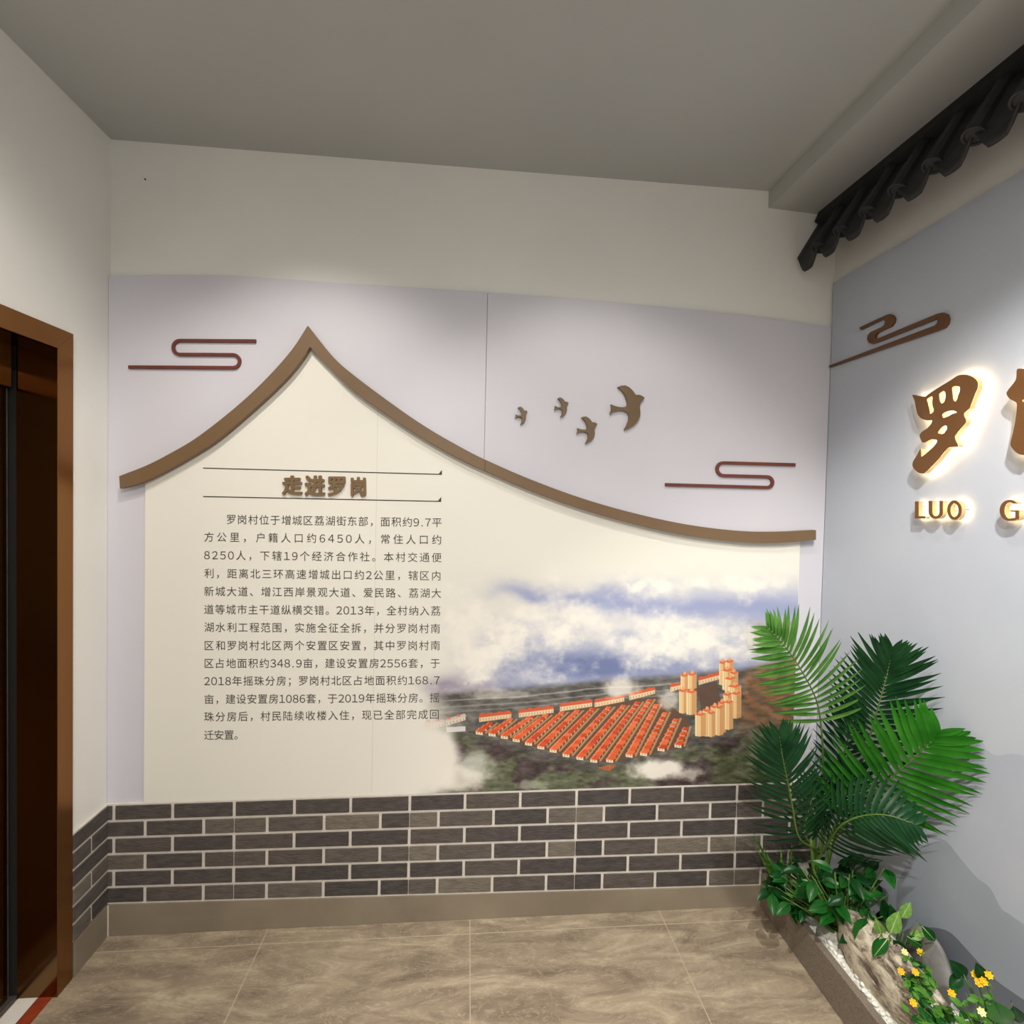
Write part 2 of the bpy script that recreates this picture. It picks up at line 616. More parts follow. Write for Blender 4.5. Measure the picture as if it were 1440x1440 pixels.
rowA = [159.5, 242, 328.5, 413, 492, 575, 652.5, 730, 809, 883.5, 957.5, 1034, 1109]
rowB = [203.5, 285.8, 328.7, 375, 455, 534, 575, 615.6, 693, 769, 809, 848, 922.5, 997, 1034, 1071, 1142]
thin = {328.7, 575, 809, 1034}
mats = [M['mortar']] + [M['brick%d' % i] for i in range(len(BR))]
bm = bmesh.new()
add_x0, add_x1 = XL + 0.0005, R - 0.002
prism(bm, [(add_x0, BP, zbot(add_x0) - 0.0035), (add_x1, BP, zbot(add_x1) - 0.0035), (add_x1, BP, ztop(add_x1)), (add_x0, BP, ztop(add_x0))], Vector((0, D - BP - 0.0005, 0)), 0)
shade = [[4, 1, 1, 2, 3, 1, 2], [3, 0, 6, 2, 4, 1, 2, 4, 4, 1, 3, 2, 4, 2, 5, 2, 4, 1]]
rb = random.Random(3)
corner_shade = []
for k in range(6):
    js = rowA if k % 2 == 0 else rowB
    X = [U(j, 1200, 1, BF).x for j in js]
    edges = [XL + 0.004] + X + [R - 0.003]
    for i in range(len(edges) - 1):
        ja = js[i - 1] if i > 0 else None
        jb = js[i] if i < len(js) else None
        ga = 0.0 if i == 0 else (0.0012 if (k % 2 == 1 and ja in thin) else 0.0052)
        gb = 0.0 if i == len(edges) - 2 else (0.0012 if (k % 2 == 1 and jb in thin) else 0.0052)
        x0, x1 = edges[i] + ga, edges[i + 1] - gb
        if x1 - x0 < 0.012:
            continue
        if k % 2 == 0:
            mi = rb.choice([0, 1, 1, 6, 1, 2])
        else:
            mi = rb.choice([0, 3, 4, 1, 2, 4, 5, 3])
        if i == 0:
            corner_shade.append(mi)
        g = 0.0048
        q = [(x0, BF, row_z(x0, k + 1) + g), (x1, BF, row_z(x1, k + 1) + g), (x1, BF, row_z(x1, k) - g), (x0, BF, row_z(x0, k) - g)]
        prism(bm, q, Vector((0, BP - BF, 0)), mi + 1, 0.0022)
st(from_bm('trim_1', bm, mats))
o = bpy.data.objects['trim_1']
tag(o, 'grey brick wainscot with white mortar along the foot of the display wall')
# left wall return of the wainscot
LP, LF = XL + 0.010, XL + 0.014
zc = [row_z(XL + 0.01, k) for k in range(7)]
bm = bmesh.new()
ly0, ly1 = DY1 + 0.001, BF + 0.001
add_box(bm, (XL + 0.0005, ly0, zc[6]), (LP, BP - 0.0005, zc[0]), 0)
ymid = U(129.5, 1230, 0, LF).y
for k in range(6):
    parts = [(ly0, ly1)] if k % 2 == 0 else [(ly0, ymid - 0.004), (ymid + 0.004, ly1)]
    for i, (a, b) in enumerate(parts):
        mi = corner_shade[k] if b == ly1 else rb.choice([1, 2, 3, 4])
        add_box(bm, (LP, a, zc[k + 1] + 0.0048), (LF, b, zc[k] - 0.0048), mi + 1, 0.0016)
tag(st(from_bm('trim_2', bm, mats)), 'short return of grey brick wainscot beside the lift door')
# skirting
bm = bmesh.new()
x0, x1 = XL + 0.0135, R - 0.002
SF = D - 0.013
prism(bm, [(x0, SF, 0.0), (x1, SF, 0.0), (x1, SF, zbot(x1) - 0.004), (x0, SF, zbot(x0) - 0.004)], Vector((0, 0.0125, 0)), 0, 0.001)
st(from_bm('baseboard_back', bm, M['skirting']))
st(box('baseboard_left', (XL + 0.0005, DY1 + 0.006, 0), (XL + 0.013, SF - 0.0005, zc[6] - 0.004), M['skirting'], bevel=0.001))
box('sealant_bead', (XL + 0.0132, SF - 0.0022, 0.001), (XL + 0.0165, SF - 0.0002, zc[6] - 0.004), M['mortar'], bpy.data.objects['baseboard_back'])

# ---- lift doorway
door = st(empty('door_1', (XL, DY1, 0)))
tag(door, 'bronze framed lift doorway with mirror finish jamb', None)
fw = 0.062
JX = XL - 0.105              # depth of the jamb
bm = bmesh.new()
fx0, fx1 = XL - 0.004, XL + 0.012
# architrave: mitred jamb and head
prism(bm, [(fx1, DY1, 0.0), (fx1, DY1 - fw, 0.0), (fx1, DY1 - fw, DZ - fw), (fx1, DY1, DZ)], Vector((fx0 - fx1, 0, 0)), 0, 0.0008)
prism(bm, [(fx1, DY1, DZ), (fx1, DY1 - fw, DZ - fw - 0.0), (fx1, DY0 + fw, DZ - fw), (fx1, DY0, DZ)], Vector((fx0 - fx1, 0, 0)), 0, 0.0008)
prism(bm, [(fx1, DY0, 0.0), (fx1, DY0 + fw, 0.0), (fx1, DY0 + fw, DZ - fw), (fx1, DY0, DZ)], Vector((fx0 - fx1, 0, 0)), 0, 0.0008)
from_bm('door_frame', bm, M['bronze_metal'], door)
box('jamb', (JX, DY1 - fw - 0.0006, 0), (XL + 0.0112, DY1 - fw + 0.02, DZ - fw), M['bronze_mirror'], door)
box('shaft_gap', (JX - 0.09, DY1 - fw + 0.0005, 0), (JX - 0.0005, DY1 - 0.009, DZ), M['black'], door)
box('jamb', (JX, DY0 + fw - 0.02, 0), (XL + 0.004, DY0 + fw, DZ - fw), M['bronze_mirror'], door)
box('header_soffit', (JX, DY0 + fw, DZ - fw), (XL + 0.004, DY1 - fw, DZ - fw + 0.02), M['bronze_mirror'], door)
box('shaft_gap', (JX - 0.10, DY0, 0), (JX - 0.085, DY1, DZ), M['black'], door)
box('door_header', (JX - 0.035, DY0, 1.905), (JX - 0.005, DY1 - fw - 0.012, DZ - fw + 0.01), M['bronze_metal'], door)
yd = 0.95
for a, b in ((yd + 0.002, DY1 - fw - 0.008), (DY0, yd - 0.002)):
    leaf = box('door_leaf', (JX - 0.045, a, 0.012), (JX - 0.02, b, 1.90), M['bronze_mirror'], door)
    if a > yd:
        put(box('door_edge', (JX - 0.0215, b - 0.002, 0.012), (JX - 0.0185, b, 1.90), M['steel'], door), None)
box('sill_track', (JX - 0.085, DY0, -0.01), (JX - 0.002, DY1 - fw, 0.012), M['steel'], door)
tag(st(box('trim_3', (JX + 0.004, DY0, -0.01), (XL - 0.045, DY1 - fw - 0.0005, 0.003), M['white_stone'])), 'white stone threshold strip at the foot of the lift')
tag(st(box('trim_4', (XL - 0.0445, DY0, -0.01), (XL - 0.002, DY1 - fw - 0.0005, 0.0025), M['red_stone'])), 'red brown stone strip in front of the lift threshold')

# ------------------------------------------------------------------ roof-shaped display board
up_l = [(167.3, 669.6), (207, 654), (240, 637), (274, 617), (315, 586), (353.6, 552.7), (387, 519), (412.7, 488.5), (432.7, 457.7)]
lo_l = [(168.5, 687), (202, 677.4), (245.6, 655.5), (297, 624.7), (335.6, 594), (374, 560), (405, 529.6), (425.5, 504), (435.8, 487.7)]
up_r = [(432.7, 457.7), (466.7, 500), (500, 529.6), (560, 574), (600, 601), (640, 624.4), (681.5, 646), (748, 675), (820.5, 701.4), (893, 722), (965, 737.5), (1037, 746.5), (1091, 748), (1147.4, 745.4)]
lo_r = [(435.8, 487.7), (464, 516.8), (500, 551.5), (560, 594), (600, 619.5), (640, 642), (681.5, 662), (748, 690.5), (820.5, 716.5), (893, 737), (965, 752.6), (1037, 761.7), (1091, 763.5), (1147.4, 759)]
MP = D - 0.034               # front face of the moulding
BPL = D - 0.008              # front face of the board


def curve_px(pts, plane, n=5):
    q = [U(px, py, 1, plane) for px, py in pts]
    c = catmull([(p.x, p.z, 0) for p in q], n)
    return [(p.x, p.y) for p in c]


ul, ll, ur, lr = (curve_px(c, MP) for c in (up_l, lo_l, up_r, lo_r))
xs_m = U(682, 650, 1, MP).x


def cut(c, x):
    for i in range(len(c) - 1):
        if c[i][0] <= x < c[i + 1][0]:
            t = (x - c[i][0]) / (c[i + 1][0] - c[i][0])
            m_ = (x, c[i][1] + t * (c[i + 1][1] - c[i][1]))
            return c[:i + 1] + [m_], [m_] + c[i + 1:]


ur_a, ur_b = cut(ur, xs_m)
lr_a, lr_b = cut(lr, xs_m)
mould = tag(empty('roof_moulding', (U(433, 470, 1, MP).x, D, U(433, 470, 1, MP).z)), 'brown sweeping gable-shaped moulding that peaks at the left and runs down across the wall', 'wall ornament')
outline('left_section', [ul + ur_a[1:] + list(reversed(lr_a)) + list(reversed(ll[:-1]))], FR_BACK, D, 0.0082, 0.034, M['bronze_paint'], mould, bevel=0.0006)
eps = 0.0008
outline('right_section', [[(p[0] + eps, p[1]) for p in ur_b] + [(p[0] + eps, p[1]) for p in reversed(lr_b)]], FR_BACK, D, 0.0082, 0.034, M['bronze_paint'], mould, bevel=0.0006)
# cream board under it
mid_l = curve_px([((a[0] + b[0]) / 2, (a[1] + b[1]) / 2) for a, b in zip(up_l, lo_l)], BPL)
mid_r = curve_px([((a[0] + b[0]) / 2, (a[1] + b[1]) / 2) for a, b in zip(up_r, lo_r)], BPL)
bx0 = U(203.3, 900, 1, BPL).x
bx1 = U(1122, 850, 1, BPL).x
top = [p for p in mid_l if p[0] > bx0] + [p for p in mid_r[1:] if p[0] < bx1]
board = tag(empty('display_board', (0, D, 0.48)), 'cream roof-shaped display board with printed Chinese text and an aerial village picture', 'display board')
zb0, zb1 = ztop(bx0), ztop(bx1)
outline('board_panel', [[(bx0, zb0 + 0.0006)] + [(bx0, top[0][1])] + top + [(bx1, top[-1][1]), (bx1, zb1 + 0.0006)]], FR_BACK, D, 0.0, 0.008, M['cream'], board)


# ---- printed rules
def px_quad(name, pts, plane, m, parent):
    return from_data(name, [U(px, py, 1, plane) for px, py in pts], [tuple(range(len(pts)))], m, parent)


PI_ = BPL - 0.0009


def rule(x0, y0, x1, y1):
    v = [U(a, b, 1, PI_) for a, b in ((x0, y0 - .7), (x1, y1 - .7), (x1, y1 - 6), (x1 - 0.8, y1 - 5.4), (x1 - 4.5, y1 - .7), (x1, y1 + .8), (x0, y0 + .7))]
    return from_data('printed_rule', v, [(0, 6, 5, 1, 4), (4, 1, 2, 3)], M['ink'], board)


rule(285.5, 658.2, 621.5, 667)
rule(285.5, 698.2, 620.5, 705)

# ---- printed paragraph
LINES = [
    ('罗岗村位于增城区荔湖街东部，面积约9.7平', 318, 621.5, 730.6, 735.2),
    ('方公里，户籍人口约6450人，常住人口约', 286.8, 621, 755.3, 759.4),
    ('8250人，下辖19个经济合作社。本村交通便', 286.8, 621, 780.8, 784.4),
    ('利，距离北三环高速增城出口约2公里，辖区内', 286.8, 620.5, 806.5, 810),
    ('新城大道、增江西岸景观大道、爱民路、荔湖大', 286.8, 620.5, 831.7, 834.6),
    ('道等城市主干道纵横交错。2013年，全村纳入荔', 286.8, 619.6, 857.2, 859.4),
    ('湖水利工程范围，实施全征全拆，并分罗岗村南', 287, 619.3, 882.2, 884.2),
    ('区和罗岗村北区两个安置区安置，其中罗岗村南', 287, 619.2, 908.0, 908.0),
    ('区占地面积约348.9亩，建设安置房2556套，于', 287, 619, 933.0, 933.0),
    ('2018年摇珠分房；罗岗村北区占地面积约168.7', 287, 618.6, 958.0, 956.8),
    ('亩，建设安置房1086套，于2019年摇珠分房。摇', 287, 618.2, 983.6, 981.4),
    ('珠分房后，村民陆续收楼入住，现已全部完成回', 287, 617.8, 1008.2, 1004.6),
    ('迁安置。', 287, 343, 1034, 1033.6),
]


def text_mesh(s, offset=0.0, extrude=0.0, res=3):
    cu = bpy.data.curves.new('t', 'FONT')
    cu.body = s
    cu.size = 1.0
    cu.offset = offset
    cu.extrude = extrude
    cu.resolution_u = res
    ob = bpy.data.objects.new('t', cu)
    COL.objects.link(ob)
    me = bpy.data.meshes.new_from_object(ob.evaluated_get(bpy.context.evaluated_depsgraph_get()))
    bpy.data.objects.remove(ob)
    bpy.data.curves.remove(cu)
    return me


glyphs = {}


def glyph(ch):
    if ch not in glyphs:
        me = text_mesh(ch, 0.0)
        vs = [v.co.copy() for v in me.vertices]
        fs = [tuple(p.vertices) for p in me.polygons]
        bpy.data.meshes.remove(me)
        glyphs[ch] = (vs, fs)
    return glyphs[ch]


EM = 14.6                    # size of one character in the paragraph
adv = {}
for ch in set(''.join(l[0] for l in LINES)):
    adv[ch] = 0.60 if ch in '0123456789' else (0.36 if ch == '.' else 1.0)
for s, xa, xb, ya, yb in LINES:
    tv, tf = [], []
    wsum = sum(adv[c] for c in s) * EM * 0.96
    gap = (xb - xa - wsum) / (len(s) - 1)
    x = xa
    for ch in s:
        vs, fs = glyph(chr(0xFF10 + int(ch)) if ch.isdigit() else ch)
        w = adv[ch] * EM * 0.96
        gx0 = min(v.x for v in vs)
        gx1 = max(v.x for v in vs)
        yc = ya + (yb - ya) * (x - xa) / (xb - xa)
        if ch in '0123456789.':
            scale = EM * 1.03
            shift = w / 2 - (gx0 + gx1) / 2 * scale
        else:
            scale = EM
            full = max(0.92, gx1)
            shift = 0.0 if ch in '，。、；' else w / 2 - (gx0 + gx1) / 2 * scale
        b0 = len(tv)
        for v in vs:
            tv.append(U(x + shift + v.x * scale, yc - (v.y - 0.36) * scale, 1, PI_))
        tf += [tuple(b0 + i for i in f) for f in fs]
        x += w + gap
    from_data('text_line', tv, tf, M['ink'], board)


# ---- printed aerial picture, painted procedurally into a fine grid of colours
def paint_picture():
    S = 1.6
    X0, X1, Y0, Y1 = 556.0, 1123.0, 770.0, 1124.0
    W, H = int((X1 - X0) * S), int((Y1 - Y0) * S)
    rng = np.random.RandomState(11)
    gx = X0 + np.arange(W) / S
    gy = Y0 + np.arange(H) / S
    X, Y = np.meshgrid(gx, gy)

    def noise(cell, ax=1.0, seed=0):
        r = np.random.RandomState(seed)
        nx, ny = int((X1 - X0) / (cell * ax)) + 3, int((Y1 - Y0) / cell) + 3
        g = r.rand(ny, nx)
        fx = (X - X0) / (cell * ax)
        fy = (Y - Y0) / cell
        ix, iy = fx.astype(int), fy.astype(int)
        tx, ty = fx - ix, fy - iy
        tx = tx * tx * (3 - 2 * tx)
        ty = ty * ty * (3 - 2 * ty)
        return (g[iy, ix] * (1 - tx) + g[iy, ix + 1] * tx) * (1 - ty) + (g[iy + 1, ix] * (1 - tx) + g[iy + 1, ix + 1] * tx) * ty

    def fbm(cell, ax=1.0, seed=0, oct=5):
        t, a, s = 0, 1.0, 0
        for k in range(oct):
            t = t + noise(cell / 2 ** k, ax, seed + k * 17) * a
            s += a
            a *= 0.55
        return t / s

    def ss(a, b, v):
        t = np.clip((v - a) / (b - a), 0, 1)
        return t * t * (3 - 2 * t)

    def mix(img, c, a):
        return img * (1 - a[..., None]) + np.array(c, float) * a[..., None]

    img = np.zeros((H, W, 3)) + np.array(CREAM, float)
    # sky and sea of cloud
    n1 = fbm(46, 1.7, 1)
    n2 = fbm(22, 1.5, 40)
    n3 = fbm(90, 2.0, 77)
    skyc = ss(786, 838, Y + (n3 - .5) * 50) * ss(575, 690, X)
    img = mix(img, (226, 223, 216), skyc * 0.8)
    # far blue band, falls towards the right
    cen = 832 + np.maximum(X - 700, 0) * 0.075 + (n1 - .5) * 40
    wid = 12 + np.clip((X - 760) / 360, 0, 1) * 20
    band = np.exp(-((Y - cen) / wid) ** 2) * ss(655, 760, X)
    img = mix(img, (150, 158, 196), band * 0.95)
    # blue shadow of the cloud deck
    low = ss(868, 934, Y + (n2 - .5) * 60) * ss(620, 720, X) * (1 - ss(1040, 1110, X) * .5)
    img = mix(img, (138, 147, 182), low * 0.85)
    dd = np.exp(-(((X - 830) / 95) ** 2 + ((Y - 937) / 16) ** 2))
    img = mix(img, (98, 110, 154), np.clip(dd * 1.2, 0, .85))
    purple = np.exp(-(((X - 640) / 60) ** 2 + ((Y - 968) / 15) ** 2))
    img = mix(img, (146, 136, 158), np.clip(purple * 1.2, 0, .85))
    # billows
    env = np.exp(-(((X - 800) / 200) ** 2 + ((Y - 880 - (X - 800) * .04) / 44) ** 2))
    env2 = np.exp(-(((X - 680) / 70) ** 2 + ((Y - 922) / 44) ** 2)) + 0.85 * np.exp(-(((X - 1020) / 120) ** 2 + ((Y - 906) / 24) ** 2)) + 0.8 * np.exp(-(((X - 1000) / 130) ** 2 + ((Y - 822) / 13) ** 2)) + .5 * np.exp(-(((X - 930) / 60) ** 2 + ((Y - 926) / 18) ** 2))
    n6 = fbm(30, 1.25, 640, 6)
    n7 = fbm(13, 1.2, 660, 5)
    cl = ss(0.30, 0.74, n6 * .72 + n7 * .28 + (env + env2 - .60) * .40)
    img = mix(img, (240, 235, 226), cl * 0.97)
    # blue hollows between the puffs and their soft grey undersides
    hol = ss(.44, .74, fbm(30, 1.3, 700, 6) * .8 + fbm(12, 1.2, 720, 4) * .2) * ss(856, 905, Y + (n2 - .5) * 30) * (1 - ss(935, 965, Y)) * ss(640, 720, X)
    img = mix(img, (150, 158, 190), hol * 0.65)
    sh = ss(.40, .75, fbm(22, 1.3, 90, 6)) * cl * ss(836, 890, Y)
    img = mix(img, (190, 190, 202), sh * 0.5)
    hi = ss(.46, .76, fbm(19, 1.15, 810, 5)) * ss(.3, .9, cl)
    img = mix(img, (242, 237, 228), hi * 0.5)
    # land
    hor = 968 - (X - 700) * 0.085 + (fbm(30, 2, 5) - .5) * 6
    hor = np.where(X < 700, 968 + (700 - X) * 0.06, hor)
    n4 = fbm(10, 1.8, 200)
    n5 = fbm(4, 2.5, 230, 3)
    land = ss(-4, 8, Y - hor) * ss(585, 660, X + (n1 - .5) * 60)
    lc = np.zeros((H, W, 3)) + np.array((92, 90, 86.)) + (n4[..., None] - .5) * 90 + (n5[..., None] - .5) * 60
    img = img * (1 - land[..., None]) + lc * land[..., None]
    for off, a in ((13, .6), (22, .45), (29, .35)):
        ln = np.exp(-((Y - (hor + off)) / 1.0) ** 2) * land * (X < 960)
        img = mix(img, (196, 192, 184), ln * a)
    # far right shore
    fr = ss(1040, 1080, X) * ss(868, 880, Y + (n4 - .5) * 8) * (1 - ss(905, 930, Y))
    img = mix(img, (176, 168, 152), fr * .6)
    fr2 = fr * ss(.5, .62, n5)
    img = mix(img, (128, 120, 112), fr2 * .5)
    # foreground woods
    fg = ss(0, 26, Y - (1022 + np.where(X < 850, (X - 660) * .26, (850 - 660) * .26 - (X - 850) * .30)) + (n4 - .5) * 14) * ss(600, 655, X + (n1 - .5) * 40)
    gn = fbm(26, 1.4, 300)
    fc = np.zeros((H, W, 3)) + np.array((72, 60, 60.)) * (1 - ss(.42, .6, gn))[..., None] + np.array((92, 96, 74.)) * ss(.42, .6, gn)[..., None]
    fc = fc + (n5[..., None] - .5) * 70 + (n4[..., None] - .5) * 40
    img = img * (1 - fg[..., None]) + fc * fg[..., None]
    # right hand hillside
    hs = ss(1036, 1056, X + (Y - 960) * .12) * ss(930, 950, Y + (X - 1060) * .3)
    st_ = fbm(6, 1.0, 400)
    u = (X * .55 - Y * .83)
    stripe = 0.5 + 0.5 * np.sin(u / 3.2 + (n4 - .5) * 6)
    hc = np.array((150, 108, 78.)) * stripe[..., None] + np.array((112, 92, 72.)) * (1 - stripe[..., None]) + (n5[..., None] - .5) * 50
    hs2 = hs * (1 - ss(1008, 1040, Y))
    img = img * (1 - hs2[..., None]) + hc * hs2[..., None]
    tk = ss(985, 1010, X + (n2 - .5) * 40) * ss(1046, 1066, Y + (n4 - .5) * 22)
    tcx = np.array((88, 92, 66.)) + (n5[..., None] - .5) * 90 + (n4[..., None] - .5) * 60
    img = img * (1 - tk[..., None]) + tcx * tk[..., None]

    def poly(pts, c, a=1.0):
        pts = np.array(pts, float)
        x0, y0 = pts.min(0)
        x1, y1 = pts.max(0)
        i0, i1 = max(0, int((x0 - X0) * S) - 1), min(W, int((x1 - X0) * S) + 2)
        j0, j1 = max(0, int((y0 - Y0) * S) - 1), min(H, int((y1 - Y0) * S) + 2)
        if i1 <= i0 or j1 <= j0:
            return
        xx, yy = X[j0:j1, i0:i1], Y[j0:j1, i0:i1]
        area = 0.0
        n = len(pts)
        for i in range(n):
            p, q = pts[i], pts[(i + 1) % n]
            area += p[0] * q[1] - q[0] * p[1]
        cov = np.ones(xx.shape)
        for i in range(n):
            p, q = pts[i], pts[(i + 1) % n]
            e = q - p
            ln = math.hypot(*e) + 1e-9
            d = (e[0] * (yy - p[1]) - e[1] * (xx - p[0])) / ln * (1 if area > 0 else -1)
            cov = cov * np.clip(d * S + .5, 0, 1)
        img[j0:j1, i0:i1] = img[j0:j1, i0:i1] * (1 - cov[..., None] * a) + np.array(c, float) * (cov[..., None] * a)

    rr = random.Random(5)
    zz = lambda x, y: (560 + x * .3611, 780 + y * .3611)
    # village ground
    poly([zz(285, 690), zz(420, 640), zz(760, 590), zz(1000, 545), zz(1130, 640), zz(1120, 745), zz(1000, 775), zz(820, 812), zz(640, 790), zz(470, 735)], (96, 72, 58))
    poly([zz(640, 790), zz(830, 818), zz(860, 812), zz(780, 880), zz(775, 830)], (186, 92, 48), .8)
    F = [(318, 688), (368, 694), (416, 704), (462, 716), (510, 730), (558, 744), (606, 757), (656, 775), (710, 786), (764, 796), (826, 796), (902, 776), (958, 770), (1026, 752), (1092, 738)]
    B = [(372, 648), (448, 634), (532, 622), (584, 618), (648, 606), (706, 600), (766, 592), (828, 586), (885, 580), (940, 566), (985, 556), (1010, 575), (1044, 606), (1086, 630), (1124, 662)]
    for k, (f, b) in enumerate(zip(F, B)):
        f, b = np.array(zz(*f)), np.array(zz(*b))
        ln = math.hypot(*(b - f))
        n = max(3, int(ln / 6.2))
        # lane beside the row
        d = (b - f) / ln
        poly([f + (5, 3), b + (4, 2), b + (7, 2.5), f + (9, 3.5)], (206, 160, 104), .7)
        for i in range(n - 1, -1, -1):
            p = f + (b - f) * (i / n)
            sc_ = 1.0 - .38 * i / n
            w, h = 11.6 * sc_, 5.2 * sc_
            # white end wall and dark side under the roof
            poly([p + (-w * .5, 0), p + (w * .35, 1.2), p + (w * .35, 5.4 * sc_), p + (-w * .5, 4.2 * sc_)], (232, 214, 184) if i == 0 else (196, 168, 136))
            poly([p + (w * .35, 1.2), p + (w * .62, -1.4), p + (w * .62, 2.2 * sc_), p + (w * .35, 5.4 * sc_)], (98, 62, 48))
            c = rr.choice([(206, 78, 38), (216, 90, 48), (194, 66, 32), (224, 104, 58)])
            poly([p + (-w * .58, .4), p + (-w * .12, -h), p + (w * .72, -h * .8), p + (w * .38, 1.8)], c)
            poly([p + (-w * .58, .4), p + (-w * .12, -h), p + (w * .02, -h), p + (-w * .40, .7)], (238, 150, 96), .8)
            if i == 0:
                for q in (-.3, 0.02):
                    poly([p + (w * q, 1.6), p + (w * q + 1.3, 1.8), p + (w * q + 1.3, 3.4), p + (w * q, 3.2)], (126, 92, 76))
    # long terraces along the back of the village
    for x0, y0, x1, y1 in ((315, 630, 440, 616), (470, 612, 605, 596), (630, 588, 755, 572), (765, 572, 880, 552), (900, 545, 1000, 522), (1060, 512, 1105, 502), (1170, 486, 1260, 462), (105, 655, 180, 648), (185, 645, 262, 625)):
        a, b = np.array(zz(x0, y0)), np.array(zz(x1, y1))
        roof = (198, 92, 58) if x0 > 200 else (200, 186, 176)
        poly([a, b, b + (0, 7), a + (0, 8)], (224, 198, 160) if x0 > 200 else (214, 204, 190))
        n = max(4, int((b - a)[0] / 4))
        for i in range(n):
            p = a + (b - a) * ((i + .3) / n)
            poly([p + (0, 3.4), p + (1.3, 3.2), p + (1.3, 6.4), p + (0, 6.6)], (170, 128, 98), .8)
        poly([a + (-1, .6), a + (1.5, -2.4), b + (-1, -2.4), b + (1, .6), b + (1, 1.6), a + (-1, 2)], roof)
        for i in range(0, n, 3):
            p = a + (b - a) * ((i + .3) / n)
            poly([p + (0, -3.8), p + (5, -4.4), p + (5.5, -1.4), p + (-.5, -1)], (214, 84, 44) if x0 > 200 else (206, 120, 96))
    # white low block left
    poly([zz(185, 672), zz(262, 668), zz(262, 688), zz(190, 692)], (222, 220, 218), .9)

    def tower(x, y, w, hgt):
        x, y = zz(x, y)
        w *= .3611
        hgt *= .3611
        poly([(x, y), (x + w * .5, y + 1.5), (x + w * .5, y + hgt + 1), (x, y + hgt)], (240, 220, 168))
        poly([(x + w * .5, y + 1.5), (x + w, y), (x + w, y + hgt - 1), (x + w * .5, y + hgt + 1)], (206, 160, 106))
        for q in (.18, .34, .62, .8):
            poly([(x + w * q, y + 3), (x + w * q + .9, y + 3), (x + w * q + .9, y + hgt), (x + w * q, y + hgt)], (196, 128, 78), .65)
        for j in range(int(hgt / 2.4)):
            yy = y + 3 + j * 2.4
            poly([(x, yy), (x + w, yy - .4), (x + w, yy + .2), (x, yy + .6)], (190, 128, 84), .35)
        poly([(x - .8, y + 1.8), (x + w * .45, y - 2.6), (x + w + .8, y + .6), (x + w * .5, y + 3.8)], (212, 106, 66))
        poly([(x + w * .25, y - .4), (x + w * .45, y - 4.6), (x + w * .75, y - 2.4), (x + w * .55, y + 1.2)], (232, 158, 110))

    dark = zz(1210, 560)
    poly([zz(1165, 520), zz(1240, 490), zz(1262, 600), zz(1180, 610)], (92, 70, 58), .9)
    for a in ((1100, 466, 32, 60), (1128, 462, 34, 60), (1250, 416, 28, 90), (1274, 412, 32, 90), (1262, 446, 40, 80), (1290, 456, 34, 90), (1272, 478, 44, 90), (1284, 508, 52, 110),
              (1094, 526, 34, 90), (1122, 530, 40, 92), (1266, 540, 34, 110), (1298, 536, 38, 100), (1246, 572, 30, 120), (1272, 570, 32, 110), (1216, 588, 34, 110), (1236, 590, 30, 112), (1186, 602, 34, 104), (1156, 618, 42, 88), (1206, 612, 28, 96)):
        tower(*a)
    # mist that drifts over the houses
    def puff(cx, cy, rx, ry, a, seed, c=(236, 230, 220)):
        nn = fbm(max(8, ry), 1.2, seed)
        e = np.exp(-(((X - cx) / rx) ** 2 + ((Y - cy) / ry) ** 2))
        al = ss(.25, .75, e * .9 + (nn - .5) * .8) * np.clip(e * 2.2, 0, 1) * a
        return mix(img, c, al)

    img = puff(872, 968, 30, 18, .75, 501)
    img = puff(938, 985, 16, 18, .6, 502)
    img = puff(700, 975, 60, 10, .4, 503)
    img = puff(612, 1060, 40, 60, .95, 504)
    img = puff(668, 1078, 30, 26, .8, 505, (206, 208, 196))
    img = puff(640, 1096, 60, 22, .8, 506)
    img = puff(918, 1082, 46, 17, .95, 507)
    img = puff(968, 1088, 24, 12, .6, 508)
    img = puff(748, 1104, 24, 10, .5, 509, (200, 206, 188))
    # fade into the board at left and bottom left
    fade = 1 - ss(572, 640, X + (n1 - .5) * 70)
    img = mix(img, CREAM, fade)
    img = mix(img, CREAM, 1 - ss(776, 800, Y))
    img = np.clip(img, 0, 255)
    return img, X, Y, W, H


img, PX, PY, PW, PH = paint_picture()
q = np.stack([(PX - 720) / FPX, (PY - 720) / FPX], -1)
rays = q[..., :1] * np.array(CR) + q[..., 1:] * np.array(CD) + np.array(CF)
plane = BPL - 0.0005
pos = rays * (plane / rays[..., 1:2]) + np.array((0, 0, HC))
# the picture ends at the board's own edges
pos[..., 0] = np.minimum(pos[..., 0], bx1 - 0.0005)
za = np.array([ztop(v) for v in (0.0, 1.0)])
lim = za[0] + (za[1] - za[0]) * pos[..., 0] + 0.0008
pos[..., 2] = np.maximum(pos[..., 2], lim)
me = bpy.data.meshes.new('printed_picture')
idx = np.arange(PW * PH).reshape(PH, PW)
faces = np.stack([idx[:-1, :-1], idx[1:, :-1], idx[1:, 1:], idx[:-1, 1:]], -1).reshape(-1, 4)
me.vertices.add(PW * PH)
me.vertices.foreach_set('co', pos.reshape(-1).astype(np.float32))
me.loops.add(faces.size)
me.loops.foreach_set('vertex_index', faces.reshape(-1).astype(np.int32))
me.polygons.add(len(faces))
me.polygons.foreach_set('loop_start', (np.arange(len(faces)) * 4).astype(np.int32))
me.update(calc_edges=True)
at = me.color_attributes.new('print', 'FLOAT_COLOR', 'POINT')
s = img / 255.0
lin_img = np.where(s <= 0.04045, s / 12.92, ((s + 0.055) / 1.055) ** 2.4)
rgba = np.concatenate([lin_img, np.ones((PH, PW, 1))], -1).reshape(-1).astype(np.float32)
